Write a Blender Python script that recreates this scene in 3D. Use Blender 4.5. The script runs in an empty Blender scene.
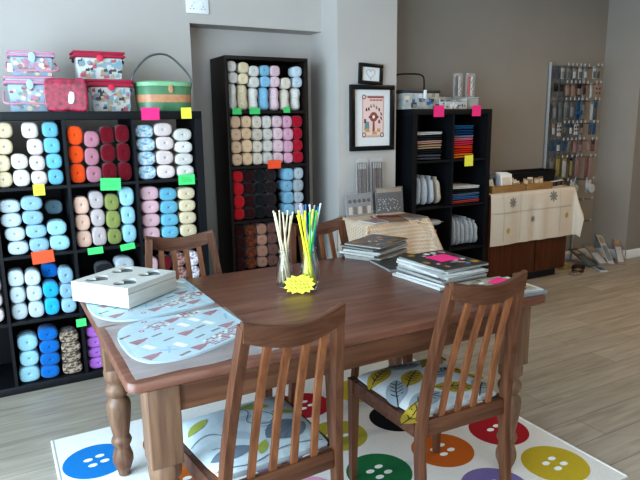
import bpy, bmesh, math, random
from mathutils import Vector, Matrix, Euler
random.seed(7)
C = bpy.context.scene.collection
PI = math.pi

# ------------------------------------------------------------------ materials
MATS = {}
def new_mat(name):
    m = bpy.data.materials.new(name); m.use_nodes = True
    nt = m.node_tree
    return m, nt, nt.nodes['Principled BSDF']
def lin(c):
    return tuple(((x/12.92) if x <= .04045 else ((x+.055)/1.055)**2.4) for x in c)
def rgb(h):
    return lin((int(h[0:2],16)/255, int(h[2:4],16)/255, int(h[4:6],16)/255))
def mat(name, hexc, rough=.6, var=.0, scale=30, bump=.0, spec=.4, metal=0, coat=0, emit=0):
    """plain procedural surface: a noise that varies the value, and an optional bump"""
    if name in MATS: return MATS[name]
    m, nt, b = new_mat(name)
    c = rgb(hexc)
    N = nt.nodes; L = nt.links
    tc = N.new('ShaderNodeTexCoord'); nz = N.new('ShaderNodeTexNoise')
    nz.inputs['Scale'].default_value = scale; nz.inputs['Detail'].default_value = 3
    L.new(tc.outputs['Object'], nz.inputs['Vector'])
    rp = N.new('ShaderNodeValToRGB')
    rp.color_ramp.elements[0].position = .3; rp.color_ramp.elements[1].position = .7
    rp.color_ramp.elements[0].color = tuple(x*(1-var) for x in c)+(1,)
    rp.color_ramp.elements[1].color = tuple(min(1,x*(1+var)) for x in c)+(1,)
    L.new(nz.outputs['Fac'], rp.inputs['Fac']); L.new(rp.outputs['Color'], b.inputs['Base Color'])
    b.inputs['Roughness'].default_value = rough; b.inputs['Specular IOR Level'].default_value = spec
    b.inputs['Metallic'].default_value = metal; b.inputs['Coat Weight'].default_value = coat
    if bump:
        bp = N.new('ShaderNodeBump'); bp.inputs['Strength'].default_value = bump; bp.inputs['Distance'].default_value = .004
        L.new(nz.outputs['Fac'], bp.inputs['Height']); L.new(bp.outputs['Normal'], b.inputs['Normal'])
    MATS[name] = m
    return m
def wood(name, h1, h2, axis='x', rough=.45, scale=6, spec=.4, bump=.05, worn=0):
    if name in MATS: return MATS[name]
    m, nt, b = new_mat(name); N = nt.nodes; L = nt.links
    tc = N.new('ShaderNodeTexCoord'); mp = N.new('ShaderNodeMapping')
    s = {'x': (.7, 9, 9), 'y': (9, .7, 9), 'z': (9, 9, .7)}[axis]
    mp.inputs['Scale'].default_value = s
    L.new(tc.outputs['Object'], mp.inputs['Vector'])
    nz = N.new('ShaderNodeTexNoise'); nz.inputs['Scale'].default_value = scale; nz.inputs['Detail'].default_value = 5
    nz.inputs['Distortion'].default_value = .6
    L.new(mp.outputs['Vector'], nz.inputs['Vector'])
    rp = N.new('ShaderNodeValToRGB')
    rp.color_ramp.elements[0].position = .33; rp.color_ramp.elements[1].position = .68
    rp.color_ramp.elements[0].color = rgb(h1)+(1,); rp.color_ramp.elements[1].color = rgb(h2)+(1,)
    L.new(nz.outputs['Fac'], rp.inputs['Fac']); L.new(rp.outputs['Color'], b.inputs['Base Color'])
    b.inputs['Roughness'].default_value = rough; b.inputs['Specular IOR Level'].default_value = spec
    bp = N.new('ShaderNodeBump'); bp.inputs['Strength'].default_value = bump; bp.inputs['Distance'].default_value = .003
    L.new(nz.outputs['Fac'], bp.inputs['Height']); L.new(bp.outputs['Normal'], b.inputs['Normal'])
    MATS[name] = m
    return m
def yarn(name, h1, h2=None, spread=.12, blotch=5):
    """wool: strands as a wave bump, an optional second dye as blotches"""
    key = 'yarn_'+name
    if key in MATS: return MATS[key]
    m, nt, b = new_mat(key); N = nt.nodes; L = nt.links
    tc = N.new('ShaderNodeTexCoord')
    nz = N.new('ShaderNodeTexNoise'); nz.inputs['Scale'].default_value = blotch if h2 else 16; nz.inputs['Detail'].default_value = 3
    L.new(tc.outputs['Object'], nz.inputs['Vector'])
    c = rgb(h1)
    rp = N.new('ShaderNodeValToRGB')
    e = rp.color_ramp.elements
    e[0].position, e[1].position = (.40, .58) if h2 else (.3, .7)
    e[0].color = (rgb(h2) if h2 else tuple(x*(1-spread*1.6) for x in c))+(1,)
    e[1].color = tuple(min(1, x*(1+spread*.3)) for x in c)+(1,)
    L.new(nz.outputs['Fac'], rp.inputs['Fac'])
    oi = N.new('ShaderNodeObjectInfo'); hs = N.new('ShaderNodeHueSaturation')
    mr = N.new('ShaderNodeMapRange'); mr.inputs['To Min'].default_value = .9; mr.inputs['To Max'].default_value = 1.06
    L.new(oi.outputs['Random'], mr.inputs['Value']); L.new(mr.outputs['Result'], hs.inputs['Value'])
    L.new(rp.outputs['Color'], hs.inputs['Color']); L.new(hs.outputs['Color'], b.inputs['Base Color'])
    wv = N.new('ShaderNodeTexWave'); wv.inputs['Scale'].default_value = 5; wv.inputs['Distortion'].default_value = 5
    wv.inputs['Detail'].default_value = 2; wv.bands_direction = 'DIAGONAL'
    L.new(tc.outputs['Object'], wv.inputs['Vector'])
    bp = N.new('ShaderNodeBump'); bp.inputs['Strength'].default_value = .3; bp.inputs['Distance'].default_value = .02
    L.new(wv.outputs['Fac'], bp.inputs['Height']); L.new(bp.outputs['Normal'], b.inputs['Normal'])
    b.inputs['Roughness'].default_value = .95; b.inputs['Specular IOR Level'].default_value = .1
    b.inputs['Sheen Weight'].default_value = .25
    MATS[key] = m
    return m
def glass(name, tint='ffffff', rough=.02, alpha=None, both=False):
    if name in MATS: return MATS[name]
    m, nt, b = new_mat(name)
    if both:
        b.inputs['Transmission Weight'].default_value = 1; b.inputs['IOR'].default_value = 1.4; b.inputs['Alpha'].default_value = alpha
    elif alpha is None:
        b.inputs['Transmission Weight'].default_value = 1; b.inputs['IOR'].default_value = 1.45
    else:
        b.inputs['Alpha'].default_value = alpha
    b.inputs['Base Color'].default_value = rgb(tint)+(1,); b.inputs['Roughness'].default_value = rough
    N = nt.nodes; L = nt.links
    tc = N.new('ShaderNodeTexCoord'); nz = N.new('ShaderNodeTexNoise'); nz.inputs['Scale'].default_value = 9 if alpha and not both else 4
    bp = N.new('ShaderNodeBump'); bp.inputs['Strength'].default_value = .5 if alpha and not both else .02; bp.inputs['Distance'].default_value = .01
    L.new(tc.outputs['Object'], nz.inputs['Vector']); L.new(nz.outputs['Fac'], bp.inputs['Height']); L.new(bp.outputs['Normal'], b.inputs['Normal'])
    MATS[name] = m
    return m

# ------------------------------------------------------------------ mesh builder
KIDS = {}
class MB:
    def __init__(s): s.bm = bmesh.new(); s.mi = 0; s.M = Matrix.Identity(4)
    def _add(s, vs, fs, smooth=True):
        bv = [s.bm.verts.new(s.M @ Vector(v)) for v in vs]
        out = []
        for f in fs:
            try:
                bf = s.bm.faces.new([bv[i] for i in f])
            except ValueError:
                continue
            bf.material_index = s.mi; bf.smooth = smooth; out.append(bf)
        return bv, out
    def box(s, x0, x1, y0, y1, z0, z1, bevel=0, seg=2):
        vs = [(x,y,z) for z in (z0,z1) for y in (y0,y1) for x in (x0,x1)]
        fs = [(0,2,3,1),(4,5,7,6),(0,1,5,4),(2,6,7,3),(0,4,6,2),(1,3,7,5)]
        bv, out = s._add(vs, fs)
        if bevel:
            es = list({e for f in out for e in f.edges})
            r = bmesh.ops.bevel(s.bm, geom=es, offset=bevel, segments=seg, profile=.5, affect='EDGES')
            for f in r['faces']: f.material_index = s.mi; f.smooth = True
        return s
    def grid(s, fn, nu, nv, close_u=False, close_v=False):
        vs = [fn(i/(nu if close_u else nu-1), j/(nv if close_v else nv-1)) for j in range(nv) for i in range(nu)]
        fs = []
        for j in range(nv if close_v else nv-1):
            for i in range(nu if close_u else nu-1):
                a = j*nu+i; b = j*nu+(i+1)%nu; c = ((j+1)%nv)*nu+(i+1)%nu; d = ((j+1)%nv)*nu+i
                fs.append((a,b,c,d))
        s._add(vs, fs); return s
    def lathe(s, prof, n=24, cx=0, cy=0, cz=0, sx=1, sy=1, sq=0, cap=True):
        """profile [(r,z)] turned about z; sq squares the section off"""
        vs = []
        for r, z in prof:
            for i in range(n):
                a = 2*PI*i/n
                k = 1
                if sq:
                    k = (abs(math.cos(a))**sq+abs(math.sin(a))**sq)**(-1/sq)
                vs.append((cx+r*k*math.cos(a)*sx, cy+r*k*math.sin(a)*sy, cz+z))
        fs = [(j*n+i, j*n+(i+1)%n, (j+1)*n+(i+1)%n, (j+1)*n+i) for j in range(len(prof)-1) for i in range(n)]
        if cap:
            fs.append(tuple(reversed(range(n)))); m = (len(prof)-1)*n
            fs.append(tuple(m+i for i in range(n)))
        s._add(vs, fs); return s
    def tube(s, pts, r, n=8, r2=None, cap=True, sec=None):
        """swept tube; sec=(w,d) gives a rectangular section with w along the local side axis"""
        pts = [Vector(p) for p in pts]; vs = []; m = len(pts)
        up = Vector((0,0,1)); prev = None
        for k, p in enumerate(pts):
            t = (pts[min(k+1,m-1)]-pts[max(k-1,0)]).normalized()
            if prev is None:
                ref = up if abs(t.z) < .9 else Vector((0,1,0))
                nrm = (ref - t*ref.dot(t)).normalized()
            else:
                nrm = (prev - t*prev.dot(t)).normalized()
            prev = nrm; bn = t.cross(nrm)
            f = k/(m-1) if m > 1 else 0
            if sec:
                w, d = sec(f) if callable(sec) else sec
                for a, b in ((-1,-1),(1,-1),(1,1),(-1,1)): vs.append(p+bn*(a*w/2)+nrm*(b*d/2))
            else:
                rr = r if r2 is None else r+(r2-r)*f
                for i in range(n):
                    a = 2*PI*i/n; vs.append(p+nrm*(rr*math.cos(a))+bn*(rr*math.sin(a)))
        q = 4 if sec else n
        fs = [(j*q+i, j*q+(i+1)%q, (j+1)*q+(i+1)%q, (j+1)*q+i) for j in range(m-1) for i in range(q)]
        if cap: fs += [tuple(reversed(range(q))), tuple((m-1)*q+i for i in range(q))]
        s._add([tuple(v) for v in vs], fs); return s
    def prism(s, poly, z0, z1):
        n = len(poly)
        vs = [(x,y,z0) for x,y in poly]+[(x,y,z1) for x,y in poly]
        fs = [tuple(reversed(range(n))), tuple(range(n,2*n))]+[(i,(i+1)%n,n+(i+1)%n,n+i) for i in range(n)]
        s._add(vs, fs, smooth=True); return s
    def decal(s, poly, fn, rings=1):
        """flat polygon given in (u,v), laid on a surface by fn(u,v) -> point"""
        if rings == 1:
            s._add([fn(u,v) for u,v in poly], [tuple(range(len(poly)))]); return s
        cu = sum(p[0] for p in poly)/len(poly); cv = sum(p[1] for p in poly)/len(poly); n = len(poly)
        vs = [fn(cu,cv)]; fs = []
        for k in range(1, rings+1):
            t = k/rings
            vs += [fn(cu+(u-cu)*t, cv+(v-cv)*t) for u,v in poly]
        for i in range(n): fs.append((0,1+i,1+(i+1)%n))
        for k in range(rings-1):
            for i in range(n):
                a = 1+k*n+i; b = 1+k*n+(i+1)%n
                fs.append((a, a+n, b+n, b))
        s._add(vs, fs); return s
    def pillow(s, w, d, h, seed=0, p=3.2, nu=20, nv=12, lump=.06):
        """soft rounded slab centred on the origin"""
        rnd = random.Random(seed); ph = [rnd.uniform(0, 6.28) for _ in range(6)]
        def sg(x, e): return math.copysign(abs(x)**e, x)
        def f(u, v):
            a = 2*PI*u; b = (v-.5)*PI*.998
            e = 2/p
            x = sg(math.cos(b), e)*sg(math.cos(a), e); y = sg(math.cos(b), e)*sg(math.sin(a), e); z = sg(math.sin(b), .8)
            k = 1+lump*math.sin(5*x+ph[0])*math.sin(4*y+ph[1])+lump*.5*math.sin(11*x+ph[2]+7*y)
            return (x*w/2*(1+lump*.3*math.sin(6*y+ph[3])), y*d/2*(1+lump*.3*math.sin(6*x+ph[4])), z*h/2*k)
        s.grid(f, nu, nv, close_u=True); return s
    def build(s, name, mats, parent=None, sharp=35, loc=None, rot=None):
        bmesh.ops.recalc_face_normals(s.bm, faces=s.bm.faces[:])
        me = bpy.data.meshes.new(name); s.bm.to_mesh(me); s.bm.free()
        for m in (mats if isinstance(mats, (list,tuple)) else [mats]): me.materials.append(m)
        me.set_sharp_from_angle(angle=math.radians(sharp))
        o = bpy.data.objects.new(name, me); C.objects.link(o)
        if parent is not None:
            o.parent = parent; KIDS.setdefault(parent.name, []).append(o)
        if loc is not None: o.location = loc
        if rot is not None: o.rotation_euler = rot
        return o
def tag(o, label=None, cat=None, group=None, kind=None):
    if label: o['label'] = label
    if cat: o['category'] = cat
    if group: o['group'] = group
    if kind: o['kind'] = kind
    return o
def thing(name, label, cat, loc=(0,0,0), rz=0, group=None, rot=None):
    o = bpy.data.objects.new(name, None); C.objects.link(o)
    o.location = loc; o.rotation_euler = rot if rot else (0,0,rz); o.empty_display_size = .05
    return tag(o, label, cat, group)
def copy_tree(o, parent=None):
    c = o.copy(); C.objects.link(c); c.parent = parent
    if parent is not None: KIDS.setdefault(parent.name, []).append(c)
    for ch in list(KIDS.get(o.name, [])): copy_tree(ch, c)
    return c
def struct(name, mb, m, sharp=35):
    return tag(mb.build(name, m, None, sharp), kind='structure')
def circle(cx, cy, r, n=24, ry=None, rot=0):
    ry = r if ry is None else ry
    return [(cx+r*math.cos(2*PI*i/n)*math.cos(rot)-ry*math.sin(2*PI*i/n)*math.sin(rot), cy+r*math.cos(2*PI*i/n)*math.sin(rot)+ry*math.sin(2*PI*i/n)*math.cos(rot)) for i in range(n)]
def leaf(cx, cy, l, w, a, n=12):
    up = [(l*(t/n-.5), w/2*math.sin(PI*t/n)**.75) for t in range(n+1)]
    dn = [(x,-y) for x,y in reversed(up[1:-1])]
    ca, sa = math.cos(a), math.sin(a)
    return [(cx+x*ca-y*sa, cy+x*sa+y*ca) for x,y in up+dn]
def stroke(p, q, w):
    dx, dy = q[0]-p[0], q[1]-p[1]; l = math.hypot(dx,dy) or 1; nx, ny = -dy/l*w/2, dx/l*w/2
    return [(p[0]+nx,p[1]+ny),(p[0]-nx,p[1]-ny),(q[0]-nx,q[1]-ny),(q[0]+nx,q[1]+ny)]
def heart(cx, cy, s, a=0, n=28):
    pts = []
    for i in range(n):
        t = 2*PI*i/n
        x = 16*math.sin(t)**3/17; y = (13*math.cos(t)-5*math.cos(2*t)-2*math.cos(3*t)-math.cos(4*t))/17
        pts.append((cx+s*(x*math.cos(a)-y*math.sin(a)), cy+s*(x*math.sin(a)+y*math.cos(a))))
    return pts
def star(cx, cy, rx, ry, n=14, inner=.82):
    return [(cx+rx*(1 if i%2==0 else inner)*math.copysign(abs(math.cos(PI*i/n))**.75, math.cos(PI*i/n)), cy+ry*(1 if i%2==0 else inner)*math.copysign(abs(math.sin(PI*i/n))**.75, math.sin(PI*i/n))) for i in range(2*n)]
def smooth_path(pts, k=6):
    out = []
    P = [Vector(p) for p in pts]
    for i in range(len(P)-1):
        p0 = P[max(i-1,0)]; p1 = P[i]; p2 = P[i+1]; p3 = P[min(i+2,len(P)-1)]
        for j in range(k):
            t = j/k
            out.append(.5*((2*p1)+(-p0+p2)*t+(2*p0-5*p1+4*p2-p3)*t*t+(-p0+3*p1-3*p2+p3)*t**3))
    out.append(P[-1]); return out

# ------------------------------------------------------------------ camera (solved from the photograph)
R = Vector((0.8758464527598198,-0.4824026707979827,-0.013440773601758958))
U = Vector((0.10615283283298566,0.16541154217786846,0.9804950779049689))
F = Vector((0.4707701851961027,0.8601899121248239,-0.1960835225334215))
cd = bpy.data.cameras.new('camera'); cam = bpy.data.objects.new('camera', cd); C.objects.link(cam)
cd.sensor_width = 36; cd.lens = 591.84/640*36; cd.clip_start = .05
mw = Matrix((( R.x,U.x,-F.x,-1.0705),(R.y,U.y,-F.y,-3.3407),(R.z,U.z,-F.z,1.39764),(0,0,0,1)))
cam.matrix_world = mw
bpy.context.scene.camera = cam

# ------------------------------------------------------------------ room
M_wall = mat('painted_wall', 'B9B2AC', .9, .025, 3, .02, .15)
M_wall_dim = mat('painted_wall_dim', '8D8780', .9, .03, 3, .02, .15)  # wall paint with the right side's weaker light darkened into its colour
M_white = mat('white_gloss_paint', 'DCDCDA', .45, .02, 8)
M_ceil = mat('ceiling_paint', 'D8D8D4', .95, .02, 3)
def floor_mat():
    m, nt, b = new_mat('oak_planks'); N = nt.nodes; L = nt.links
    tc = N.new('ShaderNodeTexCoord')
    br = N.new('ShaderNodeTexBrick'); br.inputs['Scale'].default_value = 1
    br.inputs['Brick Width'].default_value = 1.22; br.inputs['Row Height'].default_value = .165
    br.inputs['Mortar Size'].default_value = .0025; br.inputs['Mortar Smooth'].default_value = .3; br.offset = .37; br.offset_frequency = 2
    br.inputs['Color1'].default_value = rgb('AFA598')+(1,); br.inputs['Color2'].default_value = rgb('9E9486')+(1,)
    br.inputs['Mortar'].default_value = rgb('7C756A')+(1,)
    L.new(tc.outputs['Object'], br.inputs['Vector'])
    mp = N.new('ShaderNodeMapping'); mp.inputs['Scale'].default_value = (1.2, 13, 1)
    L.new(tc.outputs['Object'], mp.inputs['Vector'])
    nz = N.new('ShaderNodeTexNoise'); nz.inputs['Scale'].default_value = 2.2; nz.inputs['Detail'].default_value = 6; nz.inputs['Distortion'].default_value = .8
    L.new(mp.outputs['Vector'], nz.inputs['Vector'])
    rp = N.new('ShaderNodeValToRGB'); e = rp.color_ramp.elements
    e[0].position, e[1].position = .28, .72; e[0].color = (.74,.73,.71,1); e[1].color = (1.12,1.12,1.12,1)
    L.new(nz.outputs['Fac'], rp.inputs['Fac'])
    mx = N.new('ShaderNodeMixRGB'); mx.blend_type = 'MULTIPLY'; mx.inputs['Fac'].default_value = 1
    L.new(br.outputs['Color'], mx.inputs['Color1']); L.new(rp.outputs['Color'], mx.inputs['Color2'])
    L.new(mx.outputs['Color'], b.inputs['Base Color'])
    b.inputs['Roughness'].default_value = .42; b.inputs['Specular IOR Level'].default_value = .45
    bp = N.new('ShaderNodeBump'); bp.inputs['Strength'].default_value = .12; bp.inputs['Distance'].default_value = .004
    L.new(nz.outputs['Fac'], bp.inputs['Height']); L.new(bp.outputs['Normal'], b.inputs['Normal'])
    return m
XL, XR, YF, HC = -2.9, 6.6, -5.3, 2.65
struct('floor', MB().box(XL-.1, XR+.1, YF-.1, .8, -.1, 0), floor_mat())
struct('ceiling', MB().box(XL-.1, XR+.1, YF-.1, .9, HC, HC+.1), M_ceil)
w = MB(); w.box(XL-.1, .104, .47, .64, 0, HC); w.box(.104, 1.05, .47, .64, 2.015, HC); w.box(XL-.1, 1.05, .64, .8, 0, HC)
struct('wall_back', w, M_wall)
struct('wall_pier', MB().box(1.05, 1.54, .25, .8, 0, HC), M_wall)
struct('wall_back_recess', MB().box(1.54, 4.3, .565, .8, 0, HC), M_wall_dim)
w = MB(); w.prism([(4.25,.565),(4.40,.276),(XR,.276),(XR,.8),(4.25,.8)], 0, HC)
struct('wall_back_right', w, M_wall_dim)
struct('wall_right', MB().box(XR, XR+.1, YF, .276, 0, HC), M_wall_dim)
# left wall with a wide shop window, front wall with door and window
w = MB(); w.box(XL-.1, XL, YF, -4.6, 0, HC); w.box(XL-.1, XL, -.7, .47, 0, HC); w.box(XL-.1, XL, -4.6, -.7, 0, .2); w.box(XL-.1, XL, -4.6, -.7, 2.35, HC)
struct('wall_left', w, M_wall)
w = MB(); w.box(XL-.1, -2.2, YF-.1, YF, 0, HC); w.box(.8, XR+.1, YF-.1, YF, 0, HC); w.box(-2.2, .8, YF-.1, YF, 0, .45); w.box(-2.2, .8, YF-.1, YF, 2.35, HC)
struct('wall_front', w, M_wall)
w = MB()
for y in (-4.6, -3.3, -2.0, -.75): w.box(XL-.08, XL-.02, y, y+.05, .2, 2.35, .005)
w.box(XL-.08, XL-.02, -4.6, -.7, .2, .25, .005); w.box(XL-.08, XL-.02, -4.6, -.7, 2.3, 2.35, .005)
struct('window_1', w, M_white)
w = MB()
for x in (-2.2, -.7, .75): w.box(x, x+.05, YF-.08, YF-.02, .45, 2.35, .005)
w.box(-2.2, .8, YF-.08, YF-.02, .45, .5, .005); w.box(-2.2, .8, YF-.08, YF-.02, 2.3, 2.35, .005)
struct('window_2', w, M_white)
w = MB(); w.box(4.41, XR, .258, .275, 0, .09, .004); struct('baseboard_right', w, M_white)
w = MB(); w.prism([(4.235,.558),(4.386,.268),(4.40,.275),(4.25,.565)], 0, .09); struct('baseboard_splay', w, M_white)
w = MB(); w.box(1.55, 4.23, .548, .564, 0, .09, .004); struct('baseboard_back', w, M_white)

# ------------------------------------------------------------------ light
wd = bpy.data.worlds.new('world'); bpy.context.scene.world = wd; wd.use_nodes = True
wn = wd.node_tree; bg = wn.nodes['Background']
bg.inputs['Color'].default_value = (.62,.74,.86,1); bg.inputs['Strength'].default_value = 1.2
def area(name, loc, rot, sx, sy, energy, col):
    l = bpy.data.lights.new(name, 'AREA'); l.shape = 'RECTANGLE'; l.size = sx; l.size_y = sy; l.energy = energy; l.color = col
    o = bpy.data.objects.new(name, l); C.objects.link(o); o.location = loc; o.rotation_euler = rot; return o
area('daylight_left_window', (XL-.12, -2.65, 1.28), (0, -PI/2, 0), 2.1, 3.8, 300, (.62,.83,1))
area('daylight_front_window', (-.7, YF-.12, 1.42), (PI/2, 0, 0), 2.9, 1.85, 36, (.88,.95,1))
area('ceiling_lamp_warm', (3.4, -1.5, HC-.04), (0, 0, 0), .6, .6, 30, (1,.70,.40))
sv = bpy.context.scene.view_settings
sv.view_transform = 'Standard'; sv.look = 'Medium High Contrast'; sv.exposure = 0; sv.gamma = 1

# ------------------------------------------------------------------ shelving
M_black = wood('black_brown_veneer', '0F1014', '16171B', 'z', .5, 5, .35, .02)
M_esp = wood('espresso_veneer', '191210', '241B17', 'z', .5, 5, .35, .02)
T, CW, G = .0413, .3337, .016
def cube_unit(name, label, loc, ncol, nrow, m, cw=CW, shade_rows=0):
    t = thing(name, label, 'shelf unit', loc)
    W = 2*T+ncol*cw+(ncol-1)*G; H = 2*T+nrow*cw+(nrow-1)*G; D = .39
    e = .0004
    MB().box(0, W, 0, D, H-T, H, .0015).build('top_panel', m, t)
    MB().box(0, W, 0, D, 0, T, .0015).build('bottom_panel', m, t)
    for x in (0, W-T): MB().box(x, x+T, .0005, D, T+e, H-T-e).build('side_panel', m, t)
    for c in range(1, ncol):
        x = T+c*cw+(c-1)*G
        MB().box(x, x+G, .002, D, T+e, H-T-e).build('divider', m, t)
    for r in range(1, nrow):
        z = T+r*cw+(r-1)*G
        for c in range(ncol):
            x = T+c*(cw+G)
            MB().box(x+e, x+cw-e, .003, D, z, z+G).build('shelf', m, t)
    if shade_rows: MB().box(T+e, W-T-e, D+.001, D+.006, .01, T+shade_rows*(cw+G)).build('back_or_shade_panel', M_black, t)  # added black sheet, stands in for shade behind the open cubbies
    return t
WA = 2*T+4*CW+3*G
cube_unit('cube_shelf_unit', 'wide low black cube unit filled with yarn balls, sewing boxes along its top', (-WA, 0, 0), 4, 4, M_black, CW, 3)
CW3 = .3367
cube_unit('cube_shelf_unit', 'narrow two-column black cube unit of folded fabric between pier and cloth-covered cabinet', (1.631, .164, 0), 2, 4, M_black, CW3, 4)
# tall bookcase
BX, BY, BW, BH = .270, .322, .588, 1.814
t = thing('bookcase', 'tall narrow dark brown bookcase of yarn standing in the wall recess', 'bookcase', (BX, BY, 0))
for x in (0, BW-.02): MB().box(x, x+.02, 0, .28, 0, BH-.0205, .001).build('side_panel', M_esp, t)
MB().box(0, BW, -.001, .28, BH-.02, BH, .001).build('top_panel', M_esp, t)
MB().box(.0205, BW-.0205, .268, .275, .02, BH-.0205).build('back_or_shade_panel', M_black, t)
BZ = [1.475, 1.117, .755, .41, .07]
for z in BZ: MB().box(.0204, BW-.0204, .003, .267, z-.02, z).build('shelf', M_esp, t)
MB().box(.0204, BW-.0204, .012, .03, 0, .049).build('plinth', M_esp, t)

# ------------------------------------------------------------------ yarn
Y = {k: yarn(k, *v) for k, v in dict(
 cream=('DFCDAC',), white=('DED8D0',), pinkwhite=('DFCFCB',), sky=('74B8D0',), orange=('F0561F',), dustypink=('B87E8C',), wine=('6E0C1E',),
 bluewhite=('D3DADF','7FB4CE'), bluishwhite=('C9D6DD',), paleblue=('98BDD0',), ice=('A0CEDC',), peach=('E3BCA9',), lilacgrey=('C0B3B2',), olive=('8D9455',),
 palepink=('DDB5BC',), bright=('2FB4E6',), charcoal=('26262A',), greywhite=('B9C0C6',), tweed=('B98F86','6A4038'), speckle=('E8E2E4','A88F9C'),
 royal=('1273C4',), tiger=('B5A08C','3E2E28'), lilac=('C07AD8',), tan=('E2C0A2',), apricot=('EAC8A4',), ivory=('DDD0C0',), pink=('DEA9BE',), rose=('E3C4CA',), crimson=('B5102F',),
 red=('C4202A',), maroon=('3A1216',), black=('1D1E20',), darkbrown=('2E2224',), cornflower=('8ABAD4',), rust=('8A4A2A','4C2420'), pinktan=('B98C78',), mauvebrown=('7A5750',), cocoa=('5E423C',), stone=('CFC8C2',)).items()}
BALLS = []
for k in range(5):
    rnd = random.Random(40+k); mb = MB(); ph = [rnd.uniform(0, 6.28) for _ in range(6)]
    # rounded skein seen from its end: hole, shoulder, belly; axis along y, unit size 1 x 1 x 1
    prof = [(.02,.10),(.026,.03),(.05,.008),(.16,.0),(.34,.004),(.43,.014),(.478,.036),(.50,.085),(.502,.30),(.49,.55),(.46,.75),(.38,.9),(.2,.99)]
    n = 28; vs = []
    for r, y in prof:
        for i in range(n):
            a = 2*PI*i/n; q = 3.1+.5*math.sin(ph[5])
            kk = (abs(math.cos(a))**q+abs(math.sin(a))**q)**(-1/q)
            rr = r*kk*(1+(.011*math.sin(2*a+ph[0])+.008*math.sin(3*a+ph[1])+.004*math.sin(7*a+ph[2]+9*y)-.012))*.995
            vs.append((rr*math.cos(a)+.03*(r<.12)*math.cos(ph[3]), y, rr*math.sin(a)+.03*(r<.12)*math.sin(ph[3])))
    m = len(prof)
    fs = [(j*n+i, j*n+(i+1)%n, (j+1)*n+(i+1)%n, (j+1)*n+i) for j in range(m-1) for i in range(n)]
    fs += [tuple(range(n)), tuple((m-1)*n+i for i in range(n))]
    mb._add(vs, fs)
    bmesh.ops.recalc_face_normals(mb.bm, faces=mb.bm.faces[:])
    me = bpy.data.meshes.new('yarn_ball'); mb.bm.to_mesh(me); mb.bm.free(); BALLS.append(me)
for me in BALLS: me.materials.append(Y['white'])
rb = random.Random(11)
def ball(color, label, group, x, y, z, w, h, d=.15, tilt=None):
    o = bpy.data.objects.new('yarn_ball', rb.choice(BALLS)); C.objects.link(o)
    o.material_slots[0].link = 'OBJECT'; o.material_slots[0].material = Y[color]
    o.location = (x, y, z); o.scale = (w, d, h)
    o.rotation_euler = (0, rb.uniform(-.016,.016), rb.uniform(-.025,.025))
    return tag(o, label, 'yarn ball', group)
ORD = {1: ['only'], 2: ['top','bottom'], 3: ['top','middle','bottom'], 4: ['top','second','third','bottom']}
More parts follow.
